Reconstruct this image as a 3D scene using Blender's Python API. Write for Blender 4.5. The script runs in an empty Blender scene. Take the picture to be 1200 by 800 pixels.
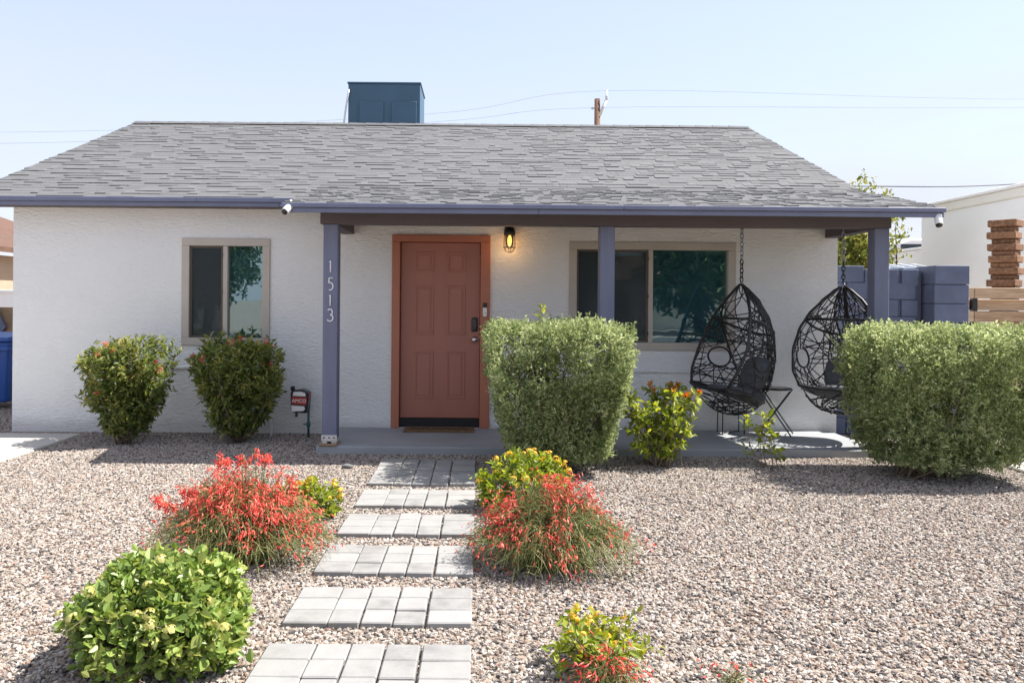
import bpy, bmesh, math, random
import numpy as np
from mathutils import Vector, Matrix

R = math.radians
scene = bpy.context.scene
col = scene.collection
random.seed(7)

# ------------------------------------------------------------------ camera
cam_d = bpy.data.cameras.new('camera')
cam = bpy.data.objects.new('camera', cam_d)
col.objects.link(cam)
cam.location = (0.0, 0.0, 1.5)
cam.rotation_euler = (R(90), -0.008, 0)
cam_d.sensor_width = 36.0
cam_d.lens = 27.0
cam_d.shift_x = 0.03167
cam_d.shift_y = -0.03833
cam_d.clip_start = 0.05
cam_d.clip_end = 3000
scene.camera = cam

# ------------------------------------------------------------------ sky and sun
SUN_TO = Vector((0.71, 0.085, 1.0)).normalized()      # direction towards the sun
el = math.asin(SUN_TO.z)
az = math.atan2(SUN_TO.x, SUN_TO.y)
world = bpy.data.worlds.new('World')
scene.world = world
world.use_nodes = True
wn = world.node_tree
wn.nodes.clear()
w_out = wn.nodes.new('ShaderNodeOutputWorld')
w_bg = wn.nodes.new('ShaderNodeBackground')
w_sky = wn.nodes.new('ShaderNodeTexSky')
w_sky.sky_type = 'NISHITA'
w_sky.sun_disc = False
w_sky.sun_elevation = el
w_sky.sun_rotation = az
w_sky.altitude = 300
w_sky.air_density = 1.0
w_sky.dust_density = 0.5
w_sky.ozone_density = 1.0
w_bg.inputs['Strength'].default_value = 0.132
# dry-season haze: a pale veil, thick at the horizon and thinning with height, lightly streaked
w_tc = wn.nodes.new('ShaderNodeTexCoord')
w_map = wn.nodes.new('ShaderNodeMapping')
w_map.inputs['Scale'].default_value = (1.0, 1.0, 4.0)
w_noise = wn.nodes.new('ShaderNodeTexNoise')
w_noise.inputs['Scale'].default_value = 1.8
w_noise.inputs['Detail'].default_value = 7
w_noise.inputs['Roughness'].default_value = 0.6
w_sep = wn.nodes.new('ShaderNodeSeparateXYZ')
w_ramp = wn.nodes.new('ShaderNodeValToRGB')
for e, (p, v) in zip([w_ramp.color_ramp.elements[0], w_ramp.color_ramp.elements[1], w_ramp.color_ramp.elements.new(0.4)], ((0.0, .97), (1.0, .22), (0.4, .55))):
    e.position = p; e.color = (v, v, v, 1)
w_add = wn.nodes.new('ShaderNodeMath'); w_add.operation = 'MULTIPLY_ADD'; w_add.use_clamp = True
w_add.inputs[1].default_value = 0.5
w_sub = wn.nodes.new('ShaderNodeMath'); w_sub.operation = 'SUBTRACT'; w_sub.inputs[1].default_value = 0.25
w_mix = wn.nodes.new('ShaderNodeMixRGB')
w_mix.inputs['Color2'].default_value = (2.62, 2.66, 3.0, 1)
wl = wn.links.new
wl(w_tc.outputs['Generated'], w_map.inputs['Vector'])
wl(w_tc.outputs['Generated'], w_sep.inputs[0])
wl(w_map.outputs['Vector'], w_noise.inputs['Vector'])
wl(w_sep.outputs['Z'], w_ramp.inputs['Fac'])
wl(w_noise.outputs['Fac'], w_add.inputs[0])
wl(w_ramp.outputs['Color'], w_sub.inputs[0])
wl(w_sub.outputs[0], w_add.inputs[2])
wl(w_add.outputs[0], w_mix.inputs['Fac'])
wl(w_sky.outputs['Color'], w_mix.inputs['Color1'])
wl(w_mix.outputs['Color'], w_bg.inputs['Color'])
wl(w_bg.outputs['Background'], w_out.inputs['Surface'])

sun_d = bpy.data.lights.new('sun', 'SUN')
sun = bpy.data.objects.new('sun', sun_d)
col.objects.link(sun)
sun_d.energy = 4.6
sun_d.angle = R(0.53)
sun_d.color = (1.0, 0.95, 0.87)
sun.rotation_euler = (-SUN_TO).to_track_quat('-Z', 'Y').to_euler()
sun.location = (20, 5, 30)

vs = scene.view_settings
vs.view_transform = 'Standard'
vs.look = 'None'
vs.gamma = 1
vs.use_curve_mapping = False
vs.exposure = 1.24

# ------------------------------------------------------------------ materials
def lin(r, g, b):
    def f(c):
        c /= 255.0
        return c / 12.92 if c <= 0.04045 else ((c + 0.055) / 1.055) ** 2.4
    return (f(r), f(g), f(b), 1.0)

def newmat(name):
    m = bpy.data.materials.new(name)
    m.use_nodes = True
    nt = m.node_tree
    b = nt.nodes['Principled BSDF']
    return m, nt, b

def coords(nt, kind, scale=(1, 1, 1)):
    if kind == 'world':
        g = nt.nodes.new('ShaderNodeNewGeometry')
        src = g.outputs['Position']
    else:
        t = nt.nodes.new('ShaderNodeTexCoord')
        src = t.outputs['Object']
    mp = nt.nodes.new('ShaderNodeMapping')
    mp.inputs['Scale'].default_value = scale
    nt.links.new(src, mp.inputs['Vector'])
    return mp.outputs['Vector']

def noise(nt, vec, scale, detail=4, rough=0.55):
    n = nt.nodes.new('ShaderNodeTexNoise')
    n.inputs['Scale'].default_value = scale
    n.inputs['Detail'].default_value = detail
    n.inputs['Roughness'].default_value = rough
    nt.links.new(vec, n.inputs['Vector'])
    return n.outputs['Fac']

def ramp(nt, fac, stops, interp='LINEAR'):
    r = nt.nodes.new('ShaderNodeValToRGB')
    cr = r.color_ramp
    cr.interpolation = interp
    while len(cr.elements) < len(stops):
        cr.elements.new(0.5)
    for e, (p, c) in zip(cr.elements, stops):
        e.position = p
        e.color = c if len(c) == 4 else (*c, 1)
    nt.links.new(fac, r.inputs['Fac'])
    return r.outputs['Color']

def bump(nt, b, height, strength, dist=0.01):
    n = nt.nodes.new('ShaderNodeBump')
    n.inputs['Strength'].default_value = strength
    n.inputs['Distance'].default_value = dist
    nt.links.new(height, n.inputs['Height'])
    nt.links.new(n.outputs['Normal'], b.inputs['Normal'])

def surf(name, c, rough=0.6, var=0.12, scale=3.0, bscale=60, bstr=0.15, metal=0.0, stretch=(1, 1, 1), bdist=0.01, spec=0.5):
    """plain painted / natural surface: colour broken by noise, fine bump"""
    m, nt, b = newmat(name)
    v = coords(nt, 'world', stretch)
    f = noise(nt, v, scale, 6)
    d = tuple(x * (1 - var) for x in c[:3]); l = tuple(min(1, x * (1 + var)) for x in c[:3])
    cc = ramp(nt, f, [(0.3, d), (0.7, l)])
    nt.links.new(cc, b.inputs['Base Color'])
    b.inputs['Roughness'].default_value = rough
    b.inputs['Metallic'].default_value = metal
    b.inputs['Specular IOR Level'].default_value = spec
    if bstr > 0:
        bump(nt, b, noise(nt, v, bscale, 4), bstr, bdist)
    return m

def leafmat(name, dark, mid, light, trans=0.35, rough=0.5):
    m, nt, b = newmat(name)
    a = nt.nodes.new('ShaderNodeAttribute'); a.attribute_name = 'var'
    cc = ramp(nt, a.outputs['Fac'], [(0.0, dark), (0.55, mid), (1.0, light)])
    nt.links.new(cc, b.inputs['Base Color'])
    b.inputs['Roughness'].default_value = rough
    t = nt.nodes.new('ShaderNodeBsdfTranslucent')
    hs = nt.nodes.new('ShaderNodeHueSaturation')
    hs.inputs['Hue'].default_value = 0.485; hs.inputs['Saturation'].default_value = 1.1; hs.inputs['Value'].default_value = 1.5
    nt.links.new(cc, hs.inputs['Color'])
    nt.links.new(hs.outputs['Color'], t.inputs['Color'])
    mx = nt.nodes.new('ShaderNodeMixShader'); mx.inputs['Fac'].default_value = trans
    nt.links.new(b.outputs['BSDF'], mx.inputs[1]); nt.links.new(t.outputs['BSDF'], mx.inputs[2])
    nt.links.new(mx.outputs['Shader'], nt.nodes['Material Output'].inputs['Surface'])
    return m

M = {}
# stucco: white paint over a trowelled, horizontally dragged texture
def stucco(name, c):
    m, nt, b = newmat(name)
    v = coords(nt, 'world', (1, 1, 2.6))
    v2 = coords(nt, 'world', (1, 1, 1))
    n1 = noise(nt, v, 16, 8, 0.62)
    n2 = noise(nt, v2, 0.9, 5)
    n3 = noise(nt, v2, 90, 3)
    cc = ramp(nt, n2, [(0.3, tuple(x * 0.95 for x in c)), (0.7, c)])
    # splash dirt low on the wall
    sep = nt.nodes.new('ShaderNodeSeparateXYZ'); nt.links.new(v2, sep.inputs[0])
    add = nt.nodes.new('ShaderNodeMath'); add.operation = 'MULTIPLY_ADD'
    nt.links.new(noise(nt, v2, 7, 5), add.inputs[0]); add.inputs[1].default_value = -0.16
    nt.links.new(sep.outputs['Z'], add.inputs[2])
    dirt = ramp(nt, add.outputs[0], [(-0.0, (0.55, 0.51, 0.48)), (0.09, (1, 1, 1))])
    mul = nt.nodes.new('ShaderNodeMixRGB'); mul.blend_type = 'MULTIPLY'; mul.inputs['Fac'].default_value = 0.38
    nt.links.new(cc, mul.inputs['Color1']); nt.links.new(dirt, mul.inputs['Color2'])
    nt.links.new(mul.outputs['Color'], b.inputs['Base Color'])
    b.inputs['Roughness'].default_value = 0.85
    h = nt.nodes.new('ShaderNodeMath'); h.operation = 'MULTIPLY_ADD'
    nt.links.new(n3, h.inputs[0]); h.inputs[1].default_value = 0.25; nt.links.new(n1, h.inputs[2])
    bump(nt, b, h.outputs[0], 0.7, 0.042)
    return m
M['stucco'] = stucco('white_stucco', (0.86, 0.86, 0.85))
M['nb_white'] = surf('neighbour_white', (0.86, 0.86, 0.85), 0.9, 0.03, 1.5, 30, 0.1)
M['nb_cream'] = surf('neighbour_cream', (0.80, 0.77, 0.70), 0.9, 0.03, 1.5, 30, 0.1)
M['slate_paint'] = surf('slate_blue_paint', (0.150, 0.166, 0.255), 0.55, 0.10, 5, 45, 0.2, stretch=(0.6, 1, 1))
M['post_paint'] = surf('slate_post_paint', (0.148, 0.162, 0.245), 0.55, 0.10, 4, 70, 0.25, stretch=(3, 3, 0.35))
M['taupe_wood'] = surf('taupe_beam_paint', (0.105, 0.088, 0.095), 0.7, 0.12, 3, 60, 0.3, stretch=(0.4, 1, 1))
M['terracotta'] = surf('terracotta_door_paint', (0.365, 0.136, 0.094), 0.42, 0.04, 3, 120, 0.06, stretch=(2, 2, 0.5))
M['terracotta_frame'] = surf('terracotta_frame_paint', (0.41, 0.146, 0.085), 0.5, 0.05, 3, 80, 0.1)
M['beige'] = surf('beige_window_trim', (0.47, 0.42, 0.365), 0.6, 0.05, 4, 70, 0.12)
M['dark'] = surf('black_rubber', (0.012, 0.012, 0.013), 0.7, 0.1, 8, 60, 0.1)
M['black_metal'] = surf('black_metal', (0.012, 0.012, 0.014), 0.4, 0.15, 8, 80, 0.1)
M['screen_frame'] = surf('bronze_screen_frame', (0.09, 0.07, 0.055), 0.5, 0.1)
M['chrome'] = surf('satin_steel', (0.55, 0.55, 0.56), 0.25, 0.1, 8, 80, 0.05, metal=1.0)
M['galv'] = surf('galvanised_steel', (0.62, 0.62, 0.63), 0.45, 0.15, 20, 60, 0.1, metal=0.6)
M['chain'] = surf('steel_chain', (0.33, 0.34, 0.36), 0.35, 0.15, 20, 60, 0.05, metal=0.9)
M['white_plastic'] = surf('white_plastic', (0.78, 0.78, 0.77), 0.4, 0.03, 5, 60, 0.03)
M['black_plastic'] = surf('black_plastic', (0.014, 0.014, 0.016), 0.3, 0.1, 5, 60, 0.03)
M['digit'] = surf('white_number_paint', (0.85, 0.85, 0.85), 0.5, 0.03)
M['teal_metal'] = surf('teal_painted_sheet', (0.045, 0.105, 0.165), 0.45, 0.08, 3, 30, 0.05)
M['block'] = surf('slate_block_paint', (0.115, 0.137, 0.215), 0.8, 0.12, 6, 90, 0.35)
M['mortar'] = surf('slate_mortar', (0.085, 0.095, 0.145), 0.9, 0.1, 6, 90, 0.3)
M['blue_bin'] = surf('blue_bin_plastic', (0.012, 0.07, 0.30), 0.45, 0.06, 4, 60, 0.05)
M['asphalt'] = surf('asphalt', (0.055, 0.055, 0.058), 0.9, 0.2, 8, 120, 0.4)
M['rv_white'] = surf('white_vehicle_paint', (0.8, 0.8, 0.8), 0.3, 0.02, 2, 10, 0.0)
M['mat_fibre'] = surf('coir_mat', (0.19, 0.115, 0.055), 0.95, 0.3, 60, 300, 0.8)
M['mat_print'] = surf('mat_print', (0.02, 0.017, 0.014), 0.95, 0.2, 60, 300, 0.5)
M['cushion'] = surf('charcoal_cushion', (0.105, 0.108, 0.12), 0.9, 0.15, 20, 250, 0.3)
M['rattan'] = surf('black_resin_wicker', (0.018, 0.017, 0.018), 0.45, 0.2, 20, 200, 0.2)
M['roof_brown'] = surf('brown_roof', (0.12, 0.065, 0.045), 0.9, 0.2, 6, 40, 0.4)
M['tan_wall'] = surf('tan_stucco', (0.42, 0.31, 0.22), 0.9, 0.08, 3, 40, 0.3)
M['ply'] = surf('weathered_plywood', (0.30, 0.20, 0.12), 0.9, 0.2, 4, 40, 0.3)
M['green_pipe'] = surf('green_painted_pipe', (0.02, 0.10, 0.085), 0.5, 0.15)
M['red_print'] = surf('red_print', (0.40, 0.03, 0.03), 0.6, 0.05)
M['bark'] = surf('bark', (0.13, 0.095, 0.07), 0.95, 0.3, 14, 60, 0.6)
M['twig'] = surf('twig', (0.23, 0.18, 0.13), 0.95, 0.25, 20, 80, 0.4)
M['concrete'] = surf('porch_concrete', (0.30, 0.315, 0.335), 0.7, 0.10, 2.2, 60, 0.15)
M['drive'] = surf('driveway_concrete', (0.44, 0.42, 0.39), 0.85, 0.1, 2.0, 80, 0.25)
M['soil'] = surf('planter_soil', (0.16, 0.13, 0.11), 0.95, 0.3, 18, 90, 0.6)
M['pole_wood'] = surf('creosote_pole', (0.16, 0.085, 0.055), 0.9, 0.25, 3, 30, 0.5, stretch=(4, 4, 0.3))
M['wire'] = surf('power_wire', (0.25, 0.25, 0.27), 0.6, 0.05)
M['cable'] = surf('service_cable', (0.06, 0.06, 0.07), 0.6, 0.05)
M['rock'] = surf('dark_rock', (0.13, 0.13, 0.135), 0.9, 0.25, 20, 60, 0.5)

def woodmat(name, a, b_, c, sx=(0.7, 9, 9)):
    m, nt, b = newmat(name)
    v = coords(nt, 'world', sx)
    f = noise(nt, v, 5, 7, 0.65)
    info = nt.nodes.new('ShaderNodeObjectInfo')
    mx = nt.nodes.new('ShaderNodeMath'); mx.operation = 'MULTIPLY_ADD'
    nt.links.new(info.outputs['Random'], mx.inputs[0]); mx.inputs[1].default_value = 0.22
    nt.links.new(f, mx.inputs[2])
    cc = ramp(nt, mx.outputs[0], [(0.36, a), (0.56, b_), (0.80, c)])
    nt.links.new(cc, b.inputs['Base Color'])
    b.inputs['Roughness'].default_value = 0.85
    bump(nt, b, f, 0.4, 0.006)
    return m
M['fence_wood'] = woodmat('weathered_fence_board', (0.22, 0.135, 0.075), (0.46, 0.31, 0.19), (0.56, 0.43, 0.30))
M['stack_wood'] = woodmat('brown_timber', (0.06, 0.03, 0.017), (0.16, 0.078, 0.042), (0.33, 0.18, 0.095), (6, 6, 6))

# shingles: granulated greys, one value per tab
def shinglemat():
    m, nt, b = newmat('grey_asphalt_shingle')
    a = nt.nodes.new('ShaderNodeAttribute'); a.attribute_name = 'var'
    v = coords(nt, 'world')
    g = noise(nt, v, 260, 3, 0.8)
    st = noise(nt, v, 0.7, 5)
    s = nt.nodes.new('ShaderNodeMath'); s.operation = 'MULTIPLY_ADD'
    nt.links.new(g, s.inputs[0]); s.inputs[1].default_value = 0.8
    s2 = nt.nodes.new('ShaderNodeMath'); s2.operation = 'MULTIPLY_ADD'
    nt.links.new(a.outputs['Fac'], s2.inputs[0]); s2.inputs[1].default_value = 0.6; s2.inputs[2].default_value = -0.2
    nt.links.new(s2.outputs[0], s.inputs[2])
    cc = ramp(nt, s.outputs[0], [(0.1, (0.050, 0.051, 0.055)), (0.5, (0.124, 0.126, 0.133)), (0.95, (0.218, 0.219, 0.223))])
    mul = nt.nodes.new('ShaderNodeMixRGB'); mul.blend_type = 'MULTIPLY'; mul.inputs['Fac'].default_value = 0.6
    nt.links.new(cc, mul.inputs['Color1'])
    nt.links.new(ramp(nt, st, [(0.3, (0.82, 0.82, 0.84)), (0.7, (1, 1, 1))]), mul.inputs['Color2'])
    nt.links.new(mul.outputs['Color'], b.inputs['Base Color'])
    b.inputs['Roughness'].default_value = 0.9
    bump(nt, b, g, 0.3, 0.004)
    return m
M['shingle'] = shinglemat()

def pebblemat():
    m, nt, b = newmat('desert_gravel_stone')
    info = nt.nodes.new('ShaderNodeObjectInfo')
    cc = ramp(nt, info.outputs['Random'], [
        (0.00, (0.056, 0.053, 0.056)), (0.10, (0.192, 0.134, 0.105)), (0.20, (0.311, 0.261, 0.220)), (0.42, (0.385, 0.337, 0.297)),
        (0.60, (0.252, 0.221, 0.203)), (0.70, (0.444, 0.406, 0.371)), (0.87, (0.141, 0.127, 0.122)), (0.95, (0.311, 0.217, 0.168))], 'CONSTANT')
    v = coords(nt, 'object')
    f = noise(nt, v, 3.0, 4)
    mul = nt.nodes.new('ShaderNodeMixRGB'); mul.blend_type = 'MULTIPLY'; mul.inputs['Fac'].default_value = 0.5
    nt.links.new(cc, mul.inputs['Color1'])
    nt.links.new(ramp(nt, f, [(0.3, (0.7, 0.7, 0.7)), (0.7, (1.15, 1.15, 1.15))]), mul.inputs['Color2'])
    nt.links.new(mul.outputs['Color'], b.inputs['Base Color'])
    b.inputs['Roughness'].default_value = 0.85
    return m
M['pebble'] = pebblemat()

def groundmat():
    m, nt, b = newmat('gravel_ground')
    v = coords(nt, 'world')
    vo = nt.nodes.new('ShaderNodeTexVoronoi'); vo.inputs['Scale'].default_value = 42
    nt.links.new(v, vo.inputs['Vector'])
    sep = nt.nodes.new('ShaderNodeSeparateColor'); nt.links.new(vo.outputs['Color'], sep.inputs[0])
    cc = ramp(nt, sep.outputs[0], [(0.0, (0.075, 0.067, 0.061)), (0.3, (0.203, 0.155, 0.122)), (0.7, (0.285, 0.229, 0.187)), (1.0, (0.375, 0.333, 0.295))])
    nt.links.new(cc, b.inputs['Base Color'])
    b.inputs['Roughness'].default_value = 0.95
    bump(nt, b, vo.outputs['Distance'], -0.8, 0.02)
    return m
M['ground'] = groundmat()

def pavermat():
    m, nt, b = newmat('pale_concrete_paver')
    info = nt.nodes.new('ShaderNodeObjectInfo')
    v = coords(nt, 'world')
    f = noise(nt, v, 9, 6, 0.65)
    g = noise(nt, v, 160, 3, 0.7)
    s = nt.nodes.new('ShaderNodeMath'); s.operation = 'MULTIPLY_ADD'
    nt.links.new(info.outputs['Random'], s.inputs[0]); s.inputs[1].default_value = 0.35; nt.links.new(f, s.inputs[2])
    cc = ramp(nt, s.outputs[0], [(0.35, (0.187, 0.183, 0.180)), (0.6, (0.256, 0.252, 0.248)), (0.95, (0.302, 0.299, 0.295))])
    nt.links.new(cc, b.inputs['Base Color'])
    b.inputs['Roughness'].default_value = 0.9
    bump(nt, b, g, 0.35, 0.004)
    return m
M['paver'] = pavermat()

def glassmat(name, tint, refl):
    m, nt, b = newmat(name)
    nt.nodes.remove(b)
    tr = nt.nodes.new('ShaderNodeBsdfTransparent'); tr.inputs['Color'].default_value = (*tint, 1)
    gl = nt.nodes.new('ShaderNodeBsdfGlossy'); gl.inputs['Roughness'].default_value = 0.012
    gl.inputs['Color'].default_value = (0.78, 0.93, 0.97, 1)
    v = coords(nt, 'world')
    bp = nt.nodes.new('ShaderNodeBump'); bp.inputs['Strength'].default_value = 0.04; bp.inputs['Distance'].default_value = 0.02
    nt.links.new(noise(nt, v, 2.2, 2), bp.inputs['Height']); nt.links.new(bp.outputs['Normal'], gl.inputs['Normal'])
    fr = nt.nodes.new('ShaderNodeFresnel'); fr.inputs['IOR'].default_value = 1.5
    ma = nt.nodes.new('ShaderNodeMath'); ma.operation = 'MULTIPLY_ADD'; ma.use_clamp = True
    nt.links.new(fr.outputs[0], ma.inputs[0]); ma.inputs[1].default_value = 1.0; ma.inputs[2].default_value = refl
    mx = nt.nodes.new('ShaderNodeMixShader')
    nt.links.new(ma.outputs[0], mx.inputs['Fac']); nt.links.new(tr.outputs[0], mx.inputs[1]); nt.links.new(gl.outputs[0], mx.inputs[2])
    nt.links.new(mx.outputs[0], nt.nodes['Material Output'].inputs['Surface'])
    return m
M['glass'] = glassmat('tinted_window_glass', (0.56, 0.74, 0.78), 0.17)
M['clear_glass'] = glassmat('clear_lamp_glass', (0.95, 0.93, 0.88), 0.02)
M['car_glass'] = surf('vehicle_glass', (0.02, 0.03, 0.04), 0.08, 0.05, 3, 10, 0.0)
M['blind'] = surf('blind_slats', (0.55, 0.58, 0.56), 0.7, 0.03)
M['panel_glass'] = surf('blue_panel', (0.10, 0.15, 0.22), 0.2, 0.1)

def screenmat():
    m, nt, b = newmat('insect_screen')
    b.inputs['Base Color'].default_value = (0.030, 0.040, 0.046, 1); b.inputs['Roughness'].default_value = 0.5
    tr = nt.nodes.new('ShaderNodeBsdfTransparent')
    mx = nt.nodes.new('ShaderNodeMixShader'); mx.inputs['Fac'].default_value = 0.58
    nt.links.new(b.outputs[0], mx.inputs[1]); nt.links.new(tr.outputs[0], mx.inputs[2])
    nt.links.new(mx.outputs[0], nt.nodes['Material Output'].inputs['Surface'])
    return m
M['screen'] = screenmat()

def emit(name, c, s):
    m, nt, b = newmat(name)
    b.inputs['Base Color'].default_value = (*c, 1)
    b.inputs['Emission Color'].default_value = (*c, 1); b.inputs['Emission Strength'].default_value = s
    return m
M['filament'] = emit('lit_filament', (1.0, 0.50, 0.12), 14)
M['bulb'] = None

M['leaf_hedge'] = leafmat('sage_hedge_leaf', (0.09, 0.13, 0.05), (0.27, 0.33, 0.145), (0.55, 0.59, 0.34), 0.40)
M['leaf_fire'] = leafmat('firebush_leaf', (0.05, 0.085, 0.022), (0.16, 0.205, 0.05), (0.42, 0.39, 0.12), 0.45)
M['leaf_lant'] = leafmat('lantana_leaf', (0.08, 0.135, 0.032), (0.20, 0.295, 0.065), (0.45, 0.48, 0.15), 0.33, 0.42)
M['leaf_lime'] = leafmat('lime_leaf', (0.09, 0.15, 0.022), (0.24, 0.31, 0.036), (0.44, 0.46, 0.075), 0.42)
M['leaf_tree'] = leafmat('tree_leaf', (0.028, 0.05, 0.018), (0.06, 0.095, 0.028), (0.12, 0.15, 0.05), 0.3)
M['leaf_citrus'] = leafmat('yellow_green_tree_leaf', (0.08, 0.11, 0.025), (0.20, 0.23, 0.045), (0.40, 0.37, 0.10), 0.35)
M['whisker'] = leafmat('rush_green_stem', (0.09, 0.11, 0.032), (0.20, 0.22, 0.07), (0.38, 0.36, 0.16), 0.25)
M['red_flower'] = leafmat('coral_red_flower', (0.46, 0.028, 0.034), (0.74, 0.13, 0.095), (0.84, 0.40, 0.27), 0.38)
M['yellow_flower'] = leafmat('golden_flower', (0.62, 0.30, 0.02), (0.72, 0.47, 0.04), (0.75, 0.60, 0.12), 0.25)
M['pale_flower'] = leafmat('pale_yellow_flower', (0.35, 0.33, 0.08), (0.50, 0.48, 0.15), (0.58, 0.56, 0.26), 0.25)
M['orange_flower'] = leafmat('orange_flower', (0.55, 0.09, 0.02), (0.68, 0.20, 0.03), (0.72, 0.36, 0.05), 0.25)

# ------------------------------------------------------------------ helpers
def tag(o, label=None, cat=None, group=None, kind=None):
    if label: o['label'] = label
    if cat: o['category'] = cat
    if group: o['group'] = group
    if kind: o['kind'] = kind
    return o

def empty(name, loc, rz=0.0):
    o = bpy.data.objects.new(name, None)
    col.objects.link(o)
    o.location = loc
    o.rotation_euler = (0, 0, rz)
    o.empty_display_size = 0.1
    return o

def wloc(p):
    v = Vector((0, 0, 0))
    while p is not None:
        v += p.location
        p = p.parent
    return v

class MB:
    """collects boxes, prisms, tubes into one mesh"""
    def __init__(s):
        s.v = []; s.f = []; s.sm = []
    def add(s, vs, fs, smooth=False):
        n = len(s.v)
        s.v += [tuple(x) for x in vs]
        s.f += [tuple(i + n for i in f) for f in fs]
        s.sm += [smooth] * len(fs)
    def box(s, x0, x1, y0, y1, z0, z1):
        s.add([(x0,y0,z0),(x1,y0,z0),(x1,y1,z0),(x0,y1,z0),(x0,y0,z1),(x1,y0,z1),(x1,y1,z1),(x0,y1,z1)],
              [(0,3,2,1),(4,5,6,7),(0,1,5,4),(1,2,6,5),(2,3,7,6),(3,0,4,7)])
        return s
    def prism_x(s, poly, x0, x1):
        n = len(poly)
        s.add([(x0, y, z) for y, z in poly] + [(x1, y, z) for y, z in poly],
              [tuple(range(n)), tuple(range(2*n-1, n-1, -1))] + [(i, i+n, (i+1) % n + n, (i+1) % n) for i in range(n)])
        return s
    def prism_y(s, poly, y0, y1):
        n = len(poly)
        s.add([(x, y0, z) for x, z in poly] + [(x, y1, z) for x, z in poly],
              [tuple(range(n)), tuple(range(2*n-1, n-1, -1))] + [(i, i+n, (i+1) % n + n, (i+1) % n) for i in range(n)])
        return s
    def tube(s, pts, r, sides=6, closed=False, r1=None, flat=None):
        pts = [Vector(p) for p in pts]
        n = len(pts)
        if n < 2: return s
        up = Vector((0.13, 0.21, 0.97))
        vs = []; prev = None
        for i, p in enumerate(pts):
            a = pts[(i-1) % n] if (closed or i > 0) else p
            b = pts[(i+1) % n] if (closed or i < n-1) else p
            d = b - a
            if d.length < 1e-9: d = Vector((0, 0, 1))
            d.normalize()
            if prev is None:
                x = d.cross(up)
                if x.length < 1e-3: x = d.cross(Vector((1, 0, 0)))
            else:
                x = prev - d * prev.dot(d)
                if x.length < 1e-6: x = d.cross(up)
            x.normalize(); prev = x
            y = d.cross(x)
            rr = r if r1 is None else r + (r1 - r) * i / (n - 1)
            for k in range(sides):
                t = 2 * math.pi * k / sides
                vs.append(p + x * (math.cos(t) * rr) + y * (math.sin(t) * rr))
        fs = []
        m = n if closed else n - 1
        for i in range(m):
            j = (i + 1) % n
            for k in range(sides):
                fs.append((i*sides+k, i*sides+(k+1) % sides, j*sides+(k+1) % sides, j*sides+k))
        if not closed:
            fs.append(tuple(range(sides-1, -1, -1)))
            fs.append(tuple((n-1)*sides + k for k in range(sides)))
        s.add(vs, fs, sides > 4)
        return s
    def lathe(s, prof, c, sides=16, axis='z'):
        vs = []
        for (r, h) in prof:
            for k in range(sides):
                t = 2 * math.pi * k / sides
                a, b = r * math.cos(t), r * math.sin(t)
                if axis == 'z': vs.append((c[0]+a, c[1]+b, c[2]+h))
                elif axis == 'y': vs.append((c[0]+a, c[1]+h, c[2]-b))
                else: vs.append((c[0]+h, c[1]+a, c[2]+b))
        fs = []
        for i in range(len(prof)-1):
            for k in range(sides):
                fs.append((i*sides+k, i*sides+(k+1) % sides, (i+1)*sides+(k+1) % sides, (i+1)*sides+k))
        fs.append(tuple(range(sides-1, -1, -1)))
        fs.append(tuple((len(prof)-1)*sides + k for k in range(sides)))
        s.add(vs, fs, True)
        return s
    def build(s, name, mat, parent=None, local=False, bevel=0.0, seg=1, recalc=True):
        me = bpy.data.meshes.new(name)
        off = Vector((0, 0, 0)) if (parent is None or local) else wloc(parent)
        me.from_pydata([(v[0]-off.x, v[1]-off.y, v[2]-off.z) for v in s.v], [], s.f)
        me.polygons.foreach_set('use_smooth', s.sm)
        if recalc:
            bm = bmesh.new(); bm.from_mesh(me)
            bmesh.ops.recalc_face_normals(bm, faces=bm.faces)
            bm.to_mesh(me); bm.free()
        me.update()
        o = bpy.data.objects.new(name, me)
        col.objects.link(o)
        if mat: me.materials.append(M[mat] if isinstance(mat, str) else mat)
        if parent is not None: o.parent = parent
        if bevel > 0:
            md = o.modifiers.new('bevel', 'BEVEL'); md.width = bevel; md.segments = seg; md.limit_method = 'ANGLE'
        return o

def np_mesh(name, V, faces, var, mat, parent=None, smooth=False):
    """V (n,3) world coords, faces (m,k) int array or list of such arrays, var per-vertex"""
    me = bpy.data.meshes.new(name)
    off = np.array(wloc(parent)) if parent is not None else np.zeros(3)
    V = np.asarray(V, dtype=np.float32) - off.astype(np.float32)
    if not isinstance(faces, list): faces = [faces]
    nf = sum(len(f) for f in faces)
    loops = np.concatenate([f.reshape(-1) for f in faces]).astype(np.int32)
    sizes = np.concatenate([np.full(len(f), f.shape[1], np.int32) for f in faces])
    starts = np.concatenate([[0], np.cumsum(sizes)[:-1]]).astype(np.int32)
    me.vertices.add(len(V)); me.vertices.foreach_set('co', V.reshape(-1))
    me.loops.add(len(loops)); me.loops.foreach_set('vertex_index', loops)
    me.polygons.add(nf); me.polygons.foreach_set('loop_start', starts)
    me.update(calc_edges=True)
    if var is not None:
        a = me.attributes.new('var', 'FLOAT', 'POINT')
        a.data.foreach_set('value', np.asarray(var, dtype=np.float32))
    me.polygons.foreach_set('use_smooth', np.full(nf, smooth, dtype=bool))
    me.validate()
    o = bpy.data.objects.new(name, me)
    col.objects.link(o)
    me.materials.append(M[mat] if isinstance(mat, str) else mat)
    if parent is not None: o.parent = parent
    return o

def unit(a):
    return a / np.maximum(np.linalg.norm(a, axis=1, keepdims=True), 1e-9)

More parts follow.
